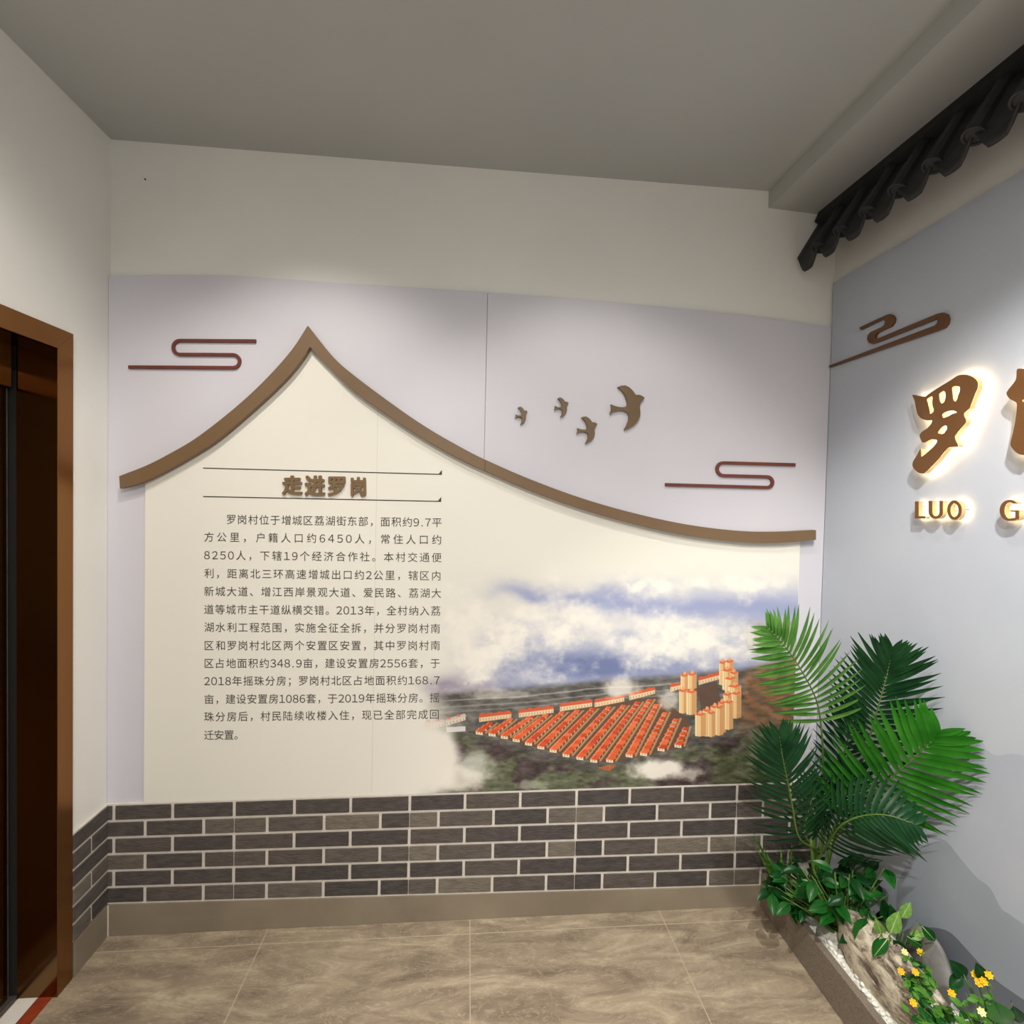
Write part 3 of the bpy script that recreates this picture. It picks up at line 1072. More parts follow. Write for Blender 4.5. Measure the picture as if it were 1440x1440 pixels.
at.data.foreach_set('color', rgba)
m, nt, b = new_mat('printed_ink')
b.inputs['Roughness'].default_value = 0.6
an = nt.nodes.new('ShaderNodeAttribute')
an.attribute_name = 'print'
nt.links.new(an.outputs['Color'], b.inputs['Base Color'])
me.materials.append(m)
o = bpy.data.objects.new('printed_picture', me)
COL.objects.link(o)
put(o, board)
tag(o, 'printed aerial view of red-roofed village rows under clouds')
# fine seam line of the board
x = U(527, 850, 1, BPL).x
from_data('board_seam', [(x - .0006, BPL - .0003, 0.50), (x + .0006, BPL - .0003, 0.50), (x + .0006, BPL - .0003, 1.97), (x - .0006, BPL - .0003, 1.97)], [(0, 1, 2, 3)], M['board_edge'], board)

# ------------------------------------------------------------------ raised heading characters
HD = [('走', 396, 425, 668.5, 696, 'raised brown heading character at the left end of the heading'),
      ('进', 428, 457, 668.5, 697.5, 'raised brown heading character second from the left'),
      ('罗', 460.5, 485.5, 670, 697.5, 'raised brown heading character second from the right'),
      ('岗', 493, 514.5, 670.5, 698, 'raised brown heading character at the right end of the heading')]
for ch, xa, xb, ya, yb, lab in HD:
    me = text_mesh(ch, 0.0, 0.02, 3)
    dil = bmesh.new()
    for q in range(9):
        a = q * math.pi / 4
        r = 0.0 if q == 8 else 0.036
        me.transform(Matrix.Translation((r * math.cos(a) * 1.15, r * math.sin(a), 0.001 * q)))
        dil.from_mesh(me)
        me.transform(Matrix.Translation((-r * math.cos(a) * 1.15, -r * math.sin(a), -0.001 * q)))
    dil.to_mesh(me)
    dil.free()
    xsn = [v.co.x for v in me.vertices]
    ysn = [v.co.y for v in me.vertices]
    gx0, gx1, gy0, gy1 = min(xsn), max(xsn), min(ysn), max(ysn)
    hp = BPL - 0.009
    for v in me.vertices:
        px = xa + (v.co.x - gx0) / (gx1 - gx0) * (xb - xa)
        py = yb - (v.co.y - gy0) / (gy1 - gy0) * (yb - ya)
        p = U(px, py, 1, hp)
        v.co = Vector((p.x, (BPL - 0.0085 - (v.co.z - 0.02) * 0.12) if v.co.z > 0 else BPL - 0.0001, p.z))
    me.materials.clear()
    me.materials.append(M['head'])
    me.name = 'heading_character'
    o = bpy.data.objects.new('heading_character', me)
    COL.objects.link(o)
    tag(o, lab, 'lettering', 'raised characters of the board heading')


# ------------------------------------------------------------------ birds
def bird_outline(ox, oy, s):
    B0 = [(1015, 145), (1040, 133), (1080, 130), (1115, 148), (1145, 178), (1167, 210), (1200, 210), (1225, 222), (1242, 234), (1225, 255), (1207, 282), (1200, 315), (1206, 350), (1204, 390), (1185, 432), (1150, 470), (1110, 495), (1070, 508), (1090, 470), (1105, 430), (1110, 390), (1100, 362), (1070, 348), (1030, 343), (985, 352), (948, 374), (960, 340), (962, 318), (957, 290), (985, 302), (1020, 312), (1060, 315), (1090, 308), (1098, 285), (1090, 250), (1072, 205), (1045, 170)]
    return [(ox + x * s, oy + y * s) for x, y in B0]


# zoom frame of the photo: 6 x enlargement, origin (700, 520)
BIRDS = [(948, 1242, 130, 508, 'largest brown bird cut-out, at the right end of the flock'),
         (148, 252, 311, 460, 'smallest brown bird cut-out, at the left end of the flock'),
         (480, 600, 233, 398, 'small brown bird cut-out, second from the left in the flock'),
         (668, 843, 393, 622, 'middle-sized brown bird cut-out, lowest of the flock')]
for x0, x1, y0, y1, lab in BIRDS:
    pts = bird_outline(0, 0, 1)
    ax0, ax1, ay0, ay1 = 948, 1242, 130, 508
    pp = [(700 + (x0 + (x - ax0) / (ax1 - ax0) * (x1 - x0)) / 6, 520 + (y0 + (y - ay0) / (ay1 - ay0) * (y1 - y0)) / 6) for x, y in pts]
    pl = D - 0.014
    o = outline('bird_ornament', [[uvb(U(a, b, 1, pl)) for a, b in pp]], FR_BACK, D, 0.0, 0.012, M['bronze_dark'], bevel=0.0004)
    tag(o, lab, 'wall ornament', 'flying bird cut-outs on the display wall')


# ------------------------------------------------------------------ cloud ornaments on the back wall
def stroke(path, w):
    """closed outline of a constant-width stroke along a px path"""
    P = [Vector(p) for p in path]
    n = len(P)
    lft, rgt = [], []
    for i in range(n):
        t = (P[min(i + 1, n - 1)] - P[max(i - 1, 0)]).normalized()
        nn = Vector((-t.y, t.x))
        lft.append(P[i] + nn * w / 2)
        rgt.append(P[i] - nn * w / 2)
    return [(p.x, p.y) for p in lft + list(reversed(rgt))]


def swirl(x_tl, y_t, x_tr, y_m, x_bl, y_b, x_br, k):
    """top bar, left bend, middle bar, right bend, bottom bar; k = slope"""
    def sl(x, y, x0):
        return (x, y + (x - x0) * k)
    path = [sl(x_tr, y_t, x_tl)]
    r1 = (y_m - y_t) / 2
    r2 = (y_b - y_m) / 2
    x0 = x_tl
    for i in range(13):
        a = -math.pi / 2 - math.pi * i / 12
        path.append(sl(x_tl + r1 + r1 * math.cos(a), (y_t + y_m) / 2 + r1 * math.sin(a), x0))
    for i in range(13):
        a = -math.pi / 2 + math.pi * i / 12
        path.append(sl(x_br - r2 + r2 * math.cos(a), (y_m + y_b) / 2 + r2 * math.sin(a), x0))
    path.append(sl(x_bl, y_b, x0))
    return path


for args, lab in (((243, 478.5, 359.5, 498, 180, 516.2, 336.5, 0.006), 'thin red-brown scrolling cloud line left of the roof peak'),
                  ((1009, 650.5, 1119, 668.5, 936, 683.5, 1087, 0.028), 'thin red-brown scrolling cloud line near the right corner of the display wall')):
    pth = swirl(*args)
    lp = [uvb(U(a, b, 1, D - 0.008)) for a, b in stroke(pth, 4.4)]
    o = outline('cloud_ornament', [lp], FR_BACK, D, 0.0, 0.008, M['red_brown'], bevel=0.0003)
    tag(o, lab, 'wall ornament', 'scrolling cloud lines')
# right wall cloud with swelling bends
RC = [(418, 295), (425, 288), (690, 165), (722, 155), (752, 168), (770, 200), (762, 245), (735, 282), (650, 320), (600, 345), (578, 370), (574, 395), (583, 410), (600, 404), (1200, 155), (1262, 140), (1300, 160), (1315, 205), (1305, 255), (1275, 295), (1200, 325), (110, 698), (98, 690), (104, 680), (1130, 290), (1180, 272), (1205, 245), (1210, 215), (1190, 207), (600, 440), (545, 458), (515, 447), (497, 410), (505, 370), (530, 338), (640, 290), (668, 268), (680, 232), (668, 210), (640, 212), (432, 315)]
pp = [(1150 + x * .1389, 420 + y * .1389) for x, y in RC]
lp = [uvr(U(a, b, 0, R - 0.010)) for a, b in pp]
lp = [(max(u, -D + 0.006), v) for u, v in lp]
o = outline('cloud_ornament', [lp], FR_RIGHT, R, 0.0, 0.010, M['brown_orn'], bevel=0.0004)
tag(o, 'dark brown scrolling cloud line with swollen bends on the grey-blue right wall', 'wall ornament', 'scrolling cloud lines')


# ------------------------------------------------------------------ halo-lit sign letters on the right wall
def chaikin(pts):
    out = []
    n = len(pts)
    for i in range(n):
        a, b = pts[i], pts[(i + 1) % n]
        out.append((a[0] * .8 + b[0] * .2, a[1] * .8 + b[1] * .2))
        out.append((a[0] * .2 + b[0] * .8, a[1] * .2 + b[1] * .8))
    return out


def sign_letter(loops_px, lab, grp, t0=0.014, t1=0.032, smooth=True):
    pl = R - t1
    loops = [[uvr(U(a, b, 0, pl)) for a, b in lp] for lp in loops_px]
    if smooth:
        loops = [chaikin(l) for l in loops]
    us = [u for u, v in loops[0]]
    vs = [v for u, v in loops[0]]
    root = tag(empty('sign_letter', (R, -(min(us) + max(us)) / 2, (min(vs) + max(vs)) / 2)), lab, 'lettering', grp)
    tag(outline('letter_face', loops, FR_RIGHT, R, t1 - 0.003, t1, M['letter_face'], root), 'flat brown front face')
    tag(outline('letter_return', loops, FR_RIGHT, R, t0, t1 - 0.0031, M['gold'], root, fill='NONE'), 'gold side band')
    tag(outline('light_panel', loops, FR_RIGHT, R, t0 + 0.001, t0 + 0.003, M['led'], root, offset=-0.0015), 'glowing back panel')
    # standoff pins from the wall to the letter back
    for k in PINS[lab]:
        p = U(k[0], k[1], 0, pl)
        bm = bmesh.new()
        tube(bm, [(R, p.y, p.z), (R - t0 - 0.002, p.y, p.z)], 0.0014, 0.0014, 8)
        from_bm('standoff_pin', bm, M['steel'], root)
    return root


z8 = lambda pts: [(1260 + x * .125, 500 + y * .125) for x, y in pts]
LUO = [(180, 445), (195, 440), (320, 470), (360, 435), (500, 345), (610, 280), (700, 218), (780, 212), (850, 235), (905, 280), (918, 330), (905, 385), (885, 420), (840, 540), (820, 600), (765, 640), (755, 660), (785, 730), (775, 760), (740, 800), (690, 860), (655, 905), (665, 950), (685, 990), (695, 1025), (645, 1028), (585, 1032), (530, 1090), (460, 1180), (380, 1260), (310, 1330), (250, 1320), (200, 1275), (182, 1235), (190, 1190), (230, 1130), (265, 1060), (275, 1050), (280, 1145), (300, 1130), (350, 1090), (420, 1030), (465, 965), (450, 945), (390, 940), (300, 990), (270, 930), (262, 890), (300, 850), (350, 820), (395, 770), (410, 725), (350, 732), (280, 710), (240, 660), (222, 580), (210, 510)]
LH = [[(340, 490), (400, 455), (412, 470), (405, 520), (410, 570), (425, 610), (415, 640), (380, 660), (370, 600), (355, 540)],
      [(480, 430), (520, 400), (550, 405), (558, 450), (545, 520), (515, 543), (490, 520), (482, 470)],
      [(625, 355), (665, 340), (715, 350), (718, 390), (700, 440), (685, 500), (665, 520), (640, 500), (632, 430)],
      [(512, 660), (560, 630), (640, 615), (690, 640), (640, 650), (570, 690), (525, 705)],
      [(460, 875), (500, 815), (550, 783), (575, 795), (570, 830), (530, 885)]]
SG = 'halo-lit letters of the wall sign'
PINS = {
    'large glowing brown character, left one of the big pair on the grey-blue wall': [(1294, 575), (1360, 555), (1300, 650), (1335, 610)],
    'large glowing brown character cut off by the right edge of the photo': [(1426, 540), (1428, 600)],
}
sign_letter([z8(LUO)] + [z8(h) for h in LH], 'large glowing brown character, left one of the big pair on the grey-blue wall', SG)
zg = lambda pts: [(1380 + x * .1942, 500 + y * .1942) for x, y in pts]
GANG = [(255, 98), (275, 93), (330, 100), (345, 170), (345, 250), (420, 245), (425, 70), (470, 45), (520, 60), (525, 235), (600, 220), (605, 70), (650, 50), (700, 65), (700, 300), (690, 560), (680, 790), (610, 800), (560, 745), (600, 720), (610, 400), (540, 330), (350, 345), (345, 640), (335, 715), (309, 722), (270, 715), (238, 690), (212, 655), (210, 630), (228, 560), (245, 480), (256, 400), (258, 345), (240, 332), (205, 315), (186, 290), (180, 270), (200, 240), (230, 205), (253, 170)]
GX = [[(290, 325), (300, 316), (318, 318), (318, 334), (300, 336)]]
sign_letter([zg(GANG)] + [zg(h) for h in GX], 'large glowing brown character cut off by the right edge of the photo', SG)
zl = lambda pts: [(1270 + x * .11806, 680 + y * .11806) for x, y in pts]
LG = 'small gold capital letters under the big characters'
PINS.update({'small halo-lit capital letter L': [(1289, 712), (1291, 727)], 'small halo-lit capital letter U': [(1308, 710), (1323, 710)], 'small halo-lit capital letter O': [(1334, 718), (1350, 716)], 'small halo-lit capital letter G': [(1408, 718), (1430, 726)]})
sign_letter([zl([(140, 212), (178, 212), (178, 388), (258, 388), (258, 414), (140, 416)])], 'small halo-lit capital letter L', LG, 0.011, 0.027, False)


def arc(cx, cy, rx, ry, a0, a1, n=14):
    return [(cx + rx * math.cos(math.radians(a0 + (a1 - a0) * i / n)), cy + ry * math.sin(math.radians(a0 + (a1 - a0) * i / n))) for i in range(n + 1)]


uo = [(303, 206), (341, 206)] + arc(386, 335, 46, 55, 180, 0) + [(432, 206), (466, 206)] + arc(385, 340, 81, 80, 0, 180)
sign_letter([zl(uo)], 'small halo-lit capital letter U', LG, 0.011, 0.027, False)
sign_letter([zl(arc(607, 316, 83, 116, 0, 348, 28)), zl(arc(607, 318, 52, 82, 0, 348, 28))], 'small halo-lit capital letter O', LG, 0.011, 0.027, False)
go = arc(1265, 320, 116, 126, 318, 75, 22) + [(1372, 425), (1372, 318), (1285, 318), (1285, 336), (1334, 338), (1334, 405)] + arc(1270, 320, 72, 98, 72, 306, 20)
sign_letter([zl(go)], 'small halo-lit capital letter G', LG, 0.011, 0.027, False)

# ------------------------------------------------------------------ tiled eave on the right wall
eave = tag(empty('tiled_eave', (WR, 1.1, 2.6)), 'dark tiled eave with scalloped lower edge high on the right wall', 'eave')
RT = Vector((1.372, 0, 2.716))
TP = Vector((1.262, 0, 2.530))
sl = TP - RT
sl_len = sl.length
sd = sl.normalized()
sn = Vector((-sd.z, 0, sd.x))
if sn.x > 0:
    sn = -sn
y_end, y_start = 0.05, D - 0.002
bm = bmesh.new()
prism(bm, [(WR, y_end, RT.z + 0.012), (RT.x - 0.002, y_end, RT.z + 0.012), (RT.x - 0.005, y_end, RT.z), (RT.x + sd.x * .09 + 0.012, y_end, RT.z + sd.z * .09), (WR, y_end, RT.z + sd.z * .09 + 0.03)], Vector((0, y_start - y_end, 0)))
from_bm('eave_board', bm, M['board_dark'], eave)
P_ = 0.116
bm = bmesh.new()
prism(bm, [(RT + sn * 0.040 + Vector((0, y_end, 0.012))), (RT + sn * 0.0 + Vector((0, y_end, 0.012))), (RT + sd * 0.030 + Vector((0, y_end, 0.0))), (RT + sd * 0.030 + sn * 0.040 + Vector((0, y_end, 0.0)))], Vector((0, y_start - y_end, 0)))
from_bm('ridge_board', bm, M['board_dark'], eave)
ny = int((y_start - y_end) / P_)


def pan_tile(yc):
    """concave tile with a hanging tongue-shaped drip lip"""
    bm = bmesh.new()
    rows = []
    nseg = 10
    L_ = sl_len
    for side in (0, 1):
        ring = []
        for j in range(7):
            s = L_ * j / 6.0 * 0.86
            r = []
            for i in range(nseg + 1):
                a = -1 + 2 * i / nseg
                h = 0.018 * a * a - 0.010 + (0.009 if side == 0 else 0.0)
                p = RT + sd * s + sn * (h + 0.006)
                r.append(bm.verts.new((p.x, yc + a * P_ * 0.5, p.z)))
            ring.append(r)
        # tongue: hangs down from the lower edge
        for j in range(1, 4):
            r = []
            for i in range(nseg + 1):
                a = -1 + 2 * i / nseg
                drop = 0.056 * min(1.0, (1 - abs(a)) / 0.55) * j / 3 + 0.001 * j
                base = ring[6][i].co
                d2 = (sd * 0.55 + Vector((0, 0, -0.8))).normalized()
                r.append(bm.verts.new(base + d2 * drop))
            ring.append(r)
        rows.append(ring)
    for side, ring in enumerate(rows):
        for j in range(len(ring) - 1):
            for i in range(nseg):
                f = (ring[j][i], ring[j][i + 1], ring[j + 1][i + 1], ring[j + 1][i])
                bm.faces.new(f if side == 0 else tuple(reversed(f)))
    a, b = rows
    m_ = len(a) - 1
    for i in range(nseg):
        bm.faces.new((a[0][i + 1], a[0][i], b[0][i], b[0][i + 1]))
        bm.faces.new((a[m_][i], a[m_][i + 1], b[m_][i + 1], b[m_][i]))
    for j in range(m_):
        bm.faces.new((a[j][0], a[j + 1][0], b[j + 1][0], b[j][0]))
        bm.faces.new((a[j + 1][nseg], a[j][nseg], b[j][nseg], b[j + 1][nseg]))
    return bm


def cover_tile(yc):
    """half-round tile over the joint, closed by a round end disc"""
    bm = bmesh.new()
    seg = 12
    rad = 0.030
    for j0, j1, r0, r1, off in ((0.0, 0.5, 0.022, 0.024, 0.0), (0.48, 0.90, 0.024, 0.026, 0.001)):
        rings = []
        for t, r in ((j0, r0), ((j0 + j1) / 2, (r0 + r1) / 2), (j1, r1)):
            c = RT + sd * (sl_len * t) + sn * (0.010 + off)
            rings.append([bm.verts.new(c + Vector((0, r * math.cos(math.pi * 2 * k / seg), 0)) + sn * (r * math.sin(math.pi * 2 * k / seg)) + Vector((0, yc, 0))) for k in range(seg)])
        for j in range(2):
            for k in range(seg):
                bm.faces.new((rings[j][k], rings[j][(k + 1) % seg], rings[j + 1][(k + 1) % seg], rings[j + 1][k]))
        bm.faces.new(list(reversed(rings[0])))
        bm.faces.new(rings[-1])
    bmesh.ops.recalc_face_normals(bm, faces=bm.faces[:])
    return bm


for k in range(ny):
    yc = y_start - P_ * (k + 0.5)
    from_bm('pan_tile', pan_tile(yc), M['tile_dark'], eave, True)
for k in range(1, ny):
    cv = from_bm('cover_tile', cover_tile(y_start - P_ * k), M['tile_dark'], eave)
    bm = bmesh.new()
    c = RT + sd * (sl_len * 0.90) + sn * 0.010
    yc = y_start - P_ * k
    seg = 18
    ra = []
    for off, r in ((0.0, 0.028), (0.006, 0.028), (0.006, 0.022), (0.003, 0.020)):
        ra.append([bm.verts.new(c + sd * off + Vector((0, yc + r * math.cos(2 * math.pi * q / seg), 0)) + sn * (r * math.sin(2 * math.pi * q / seg))) for q in range(seg)])
    for j in range(3):
        for q in range(seg):
            bm.faces.new((ra[j][q], ra[j][(q + 1) % seg], ra[j + 1][(q + 1) % seg], ra[j + 1][q]))
    bm.faces.new(list(reversed(ra[0])))
    bm.faces.new(ra[3])
    e = from_bm('end_disc', bm, M['tile_dark'], eave)
    e.parent = cv
    e.matrix_parent_inverse = Matrix.Translation(-Vector((WR, 1.1, 2.6)))
    e.matrix_parent_inverse = Matrix.Identity(4)

# small nail high on the back wall
pn = U(204.5, 252.5, 1, WB)
bm = bmesh.new()
tube(bm, [(pn.x, WB, pn.z), (pn.x, WB - 0.004, pn.z)], 0.0028, 0.0024, 10)
tag(from_bm('nail', bm, M['nail']), 'tiny dark nail head high on the white wall at the upper left', 'nail')

# ------------------------------------------------------------------ planting bed along the right wall
CX0, CX1, CZ = 1.190, 1.215, 0.135
tag(box('planter_edging', (CX0, -0.6, 0.0), (CX1, SF - 0.001, CZ), M['granite'], bevel=0.002), 'long brown granite kerb edging the planting bed', 'planter edging')


def bed_z(x, y):
    t = (x - CX1) / (R - CX1)
    return 0.124 + 0.075 * t + 0.008 * math.sin(y * 23 + x * 40) + 0.006 * math.sin(y * 41 - x * 30)


bm = bmesh.new()
nx, nyy = 12, 120
g = []
for j in range(nyy + 1):
    y = -0.6 + (SF - 0.002 + 0.6) * j / nyy
    g.append([bm.verts.new((CX1 + 0.0005 + (R - 0.003 - CX1) * i / nx, y, bed_z(CX1 + (R - CX1) * i / nx, y))) for i in range(nx + 1)])
for j in range(nyy):
    for i in range(nx):
        bm.faces.new((g[j][i], g[j][i + 1], g[j + 1][i + 1], g[j + 1][i]))
ext = bmesh.ops.extrude_face_region(bm, geom=bm.faces[:])
for v in [v for v in ext['geom'] if isinstance(v, bmesh.types.BMVert)]:
    v.co.z = 0.001
bmesh.ops.recalc_face_normals(bm, faces=bm.faces[:])
tag(from_bm('gravel_bed', bm, M['gravel'], None, True), 'fine white gravel filling the bed behind the granite kerb', 'gravel', kind='stuff')

# white pebbles
pm = []
for k in range(5):
    bm = bmesh.new()
    bmesh.ops.create_icosphere(bm, subdivisions=2, radius=1.0)
    rp = random.Random(k)
    ph = [rp.uniform(0, 6) for _ in range(6)]
    for v in bm.verts:
        d = 1 + 0.13 * math.sin(v.co.x * 3 + ph[0]) + 0.12 * math.sin(v.co.y * 3.3 + ph[1]) + 0.1 * math.sin(v.co.z * 4 + ph[2])
        v.co *= d
        v.co.z *= 0.72
    me = bpy.data.meshes.new('pebble')
    bm.to_mesh(me)
    bm.free()
    me.materials.append(M['pebble'])
    me.shade_smooth()
    pm.append(me)
rp = random.Random(21)
placed = []


def pebble(x, y, r):
    for (a, b, c) in placed:
        if (a - x) ** 2 + (b - y) ** 2 < (0.8 * (c + r)) ** 2:
            return
    placed.append((x, y, r))
    o = bpy.data.objects.new('pebble', pm[rp.randrange(5)])
    o.location = (x, y, bed_z(x, y) + r * 0.35)
    o.scale = (r, r * rp.uniform(.85, 1.25), r)
    o.rotation_euler = (rp.uniform(-.3, .3), rp.uniform(-.3, .3), rp.uniform(0, 6.28))
    COL.objects.link(o)
    tag(o, 'small white pebble lying in the planting bed', 'pebble', 'white pebbles in the planting bed')


for i in range(90):
    y = rp.uniform(1.16, 1.72)
    pebble(CX1 + 0.010 + abs(rp.gauss(0, .010)), y, rp.uniform(.006, .011))
for i in range(70):
    pebble(rp.uniform(1.325, 1.402), rp.uniform(1.14, 1.32), rp.uniform(.007, .013))


# ------------------------------------------------------------------ rocks
def rock(name, loc, sx, sy, sz, seed, m, lab, rz=0.0, flat=0.55):
    bm = bmesh.new()
    bmesh.ops.create_icosphere(bm, subdivisions=5, radius=1.0)
    rr = random.Random(seed)
    ws = [(Vector((rr.uniform(-1, 1), rr.uniform(-1, 1), rr.uniform(-1, 1))) * f, rr.uniform(0, 6.28), a) for f, a in ((2, .10), (2.4, .10), (3.5, .06), (5, .04), (8, .02), (11, .015), (17, .008))]
    for v in bm.verts:
        n = v.co.copy()
        d = 1 + sum(a * math.sin(w.dot(n) + p) for w, p, a in ws)
        v.co = n * d
        q = v.co
        for ax, s in ((0, sx), (1, sy), (2, sz)):
            c = q[ax]
            q[ax] = math.copysign(abs(c) ** flat if abs(c) > 1e-6 else 0, c) * s if False else c * s
    bmesh.ops.rotate(bm, verts=bm.verts, matrix=Matrix.Rotation(rz, 3, 'Z'))
    zmin = -sz * 0.62
    for v in bm.verts:
        v.co.z = max(v.co.z, zmin)
    o = from_bm(name, bm, m, None, True)
    o.location = loc
    return tag(o, lab, 'rock')


rock('boulder', (1.292, 1.40, 0.180), 0.054, 0.225, 0.112, 4, M['rock'], 'large cream boulder with dark streaks lying beside the granite kerb', 0.06)
rock('stone', (1.376, 1.355, 0.25), 0.028, 0.070, 0.105, 9, M['soil_stone'], 'smooth grey stone standing against the wall behind the boulder')


# ------------------------------------------------------------------ palm
def blade(bm, base, d, n, length, width, droop, mi=0, segs=7, tip=0.04):
    d = d.normalized()
    s = d.cross(n).normalized()
    n = s.cross(d).normalized()
    prof = [0.45, 0.85, 1.0, 1.0, 0.92, 0.72, 0.42, tip]
    prev = None
    for k in range(segs + 1):
        t = k / segs
        c = base + d * (length * t) - n * (droop * length * t * t)
        w = width * 0.5 * prof[min(k, 7)]
        ring = (bm.verts.new(c - s * w + n * (w * 0.35)), bm.verts.new(c), bm.verts.new(c + s * w + n * (w * 0.35)))
        if prev:
            for a, b in ((0, 1), (1, 2)):
                f = bm.faces.new((prev[a], prev[b], ring[b], ring[a]))
                f.material_index = mi
                f.smooth = True
        prev = ring


def frond(root, pts, n_leaf, Lmax, width, facing, m, start=0.12, ang0=62, ang1=24, droop=0.10, seed=0, lift=0.25, lab=None, stem_r=0.004):
    rr = random.Random(seed)
    P = [U(px, py, 1, y) for px, py, y in pts]
    C = catmull(P, 8)
    N = len(C) - 1
    fr = empty('frond', C[0])
    put(fr, root)
    fr.location = C[0]
    bm = bmesh.new()
    tube(bm, C, stem_r, 0.0012, 6)
    stem = from_bm('rachis', bm, M['stem'], None, True)
    bm = bmesh.new()
    F = Vector(facing).normalized()
    for k in range(n_leaf):
        t = start + (1 - start) * k / (n_leaf - 1)
        x = t * N
        i = min(int(x), N - 1)
        p = C[i].lerp(C[i + 1], x - i)
        tg = (C[min(i + 2, N)] - C[max(i - 1, 0)]).normalized()
        side = tg.cross(F).normalized()
        nn = side.cross(tg).normalized()
        u = (t - start) / (1 - start)
        ln = Lmax * (0.62 + 0.50 * math.sin(math.pi * min(1, u * .75 + .2))) * (1 - 0.45 * max(0, u - .7) / .3)
        a = math.radians(ang0 + (ang1 - ang0) * u)
        for sg in (-1, 1):
            aa = a + rr.uniform(-.06, .06)
            d = tg * math.cos(aa) + side * (sg * math.sin(aa)) + nn * (lift * (1 - u * .5) + rr.uniform(-.05, .05))
            blade(bm, p, d, nn, ln * rr.uniform(.92, 1.06), width, droop + rr.uniform(-.04, .06))
    for v in bm.verts:
        lim = R - 0.008 - 0.004 * math.sin(v.co.z * 90)
        if v.co.x > lim:
            v.co.x = lim
    lv = from_bm('leaflets', bm, m)
    tag(lv, None, None, None, None)
    for o in (stem, lv):
        o.parent = fr
        o.matrix_parent_inverse = Matrix.Translation(-C[0])
    if lab:
        tag(fr, lab)
    return fr


palm_base = Vector((1.285, 1.735, 0.12))
palm = tag(empty('potted_palm', palm_base), 'tall feathery green palm rising from the planting bed in the corner', 'palm')


def base_px(dx=0.0):
    return


bm = bmesh.new()
for k in range(9):
    a = k * 0.7
    b0 = palm_base + Vector((0.018 * math.cos(a), 0.018 * math.sin(a), 0.0))
    tp = U(1140 + k * 5, 1180 - (k % 3) * 16, 1, 1.66 + 0.02 * math.sin(a))
    tube(bm, [b0, b0.lerp(tp, .5) + Vector((0, 0, 0.01)), tp], 0.008, 0.004, 6)
from_bm('stalk_cluster', bm, M['stem'], palm, True)
bm = bmesh.new()
for k in range(5):
    a = k * 1.3 + .3
    b0 = palm_base + Vector((0.022 * math.cos(a), 0.022 * math.sin(a), 0))
    blade(bm, b0, Vector((0.1 * math.cos(a), 0.1 * math.sin(a), 1)), Vector((math.cos(a), math.sin(a), 0)), 0.12, 0.024, .1)
from_bm('leaf_sheath', bm, M['stem_brown'], palm)

CAMN = Vector((-0.45, -0.85, 0.25))
frond(palm, [(1156, 1190, 1.68), (1156, 1110, 1.64), (1157, 1052, 1.60), (1150, 992, 1.56), (1131, 950, 1.52), (1106, 912, 1.48), (1080, 884, 1.45)], 24, 0.155, 0.0165, (-0.35, -0.85, 0.35), M['frond_lit'], .44, 74, 30, 0.10, 1, .22, 'light green frond leaning to the upper left')
frond(palm, [(1170, 1190, 1.66), (1200, 1110, 1.58), (1222, 1040, 1.53), (1236, 990, 1.49), (1247, 950, 1.46), (1254, 917, 1.44)], 26, 0.150, 0.0155, (-0.6, -0.75, 0.25), M['frond_shaded'], .34, 72, 24, 0.06, 2, .12, 'dark green frond at the upper right')
frond(palm, [(1168, 1190, 1.66), (1188, 1160, 1.60), (1212, 1132, 1.54), (1243, 1103, 1.47), (1274, 1076, 1.41), (1306, 1046, 1.36), (1318, 1032, 1.345)], 23, 0.172, 0.0215, (-0.35, -0.75, 0.55), M['frond_mid'], .22, 76, 34, 0.06, 3, .18, 'broad bright green frond reaching to the right')
frond(palm, [(1150, 1195, 1.68), (1124, 1178, 1.60), (1114, 1132, 1.55), (1106, 1092, 1.52), (1100, 1062, 1.50), (1096, 1034, 1.485)], 24, 0.140, 0.0145, (-0.3, -0.9, 0.2), M['frond_shaded'], .20, 66, 20, 0.14, 4, .06, 'dark green frond hanging at the left')
frond(palm, [(1158, 1200, 1.64), (1168, 1180, 1.57), (1184, 1160, 1.50), (1210, 1148, 1.45), (1245, 1146, 1.40), (1285, 1158, 1.36)], 22, 0.135, 0.0145, (-0.62, -0.62, 0.45), M['frond_shaded'], .10, 84, 44, 0.42, 5, -.12, 'dark green frond arching down to the lower right')
frond(palm, [(1162, 1195, 1.70), (1172, 1120, 1.70), (1184, 1070, 1.70), (1196, 1025, 1.69), (1204, 990, 1.68)], 18, 0.12, 0.013, (-0.3, -0.9, 0.1), M['frond_shaded'], .3, 66, 26, 0.08, 6, .1, 'dark green frond at the back of the palm')
frond(palm, [(1160, 1195, 1.66), (1178, 1150, 1.62), (1192, 1112, 1.58), (1202, 1078, 1.56)], 16, 0.12, 0.013, (-0.3, -0.85, 0.3), M['frond_shaded'], .2, 66, 28, 0.12, 7, .1, 'short dark frond in the middle of the palm')
frond(palm, [(1152, 1200, 1.68), (1132, 1172, 1.66), (1140, 1130, 1.64), (1150, 1096, 1.63)], 14, 0.10, 0.012, (-0.3, -0.9, 0.2), M['frond_shaded'], .2, 66, 28, 0.10, 8, .1, 'short dark frond low on the palm')


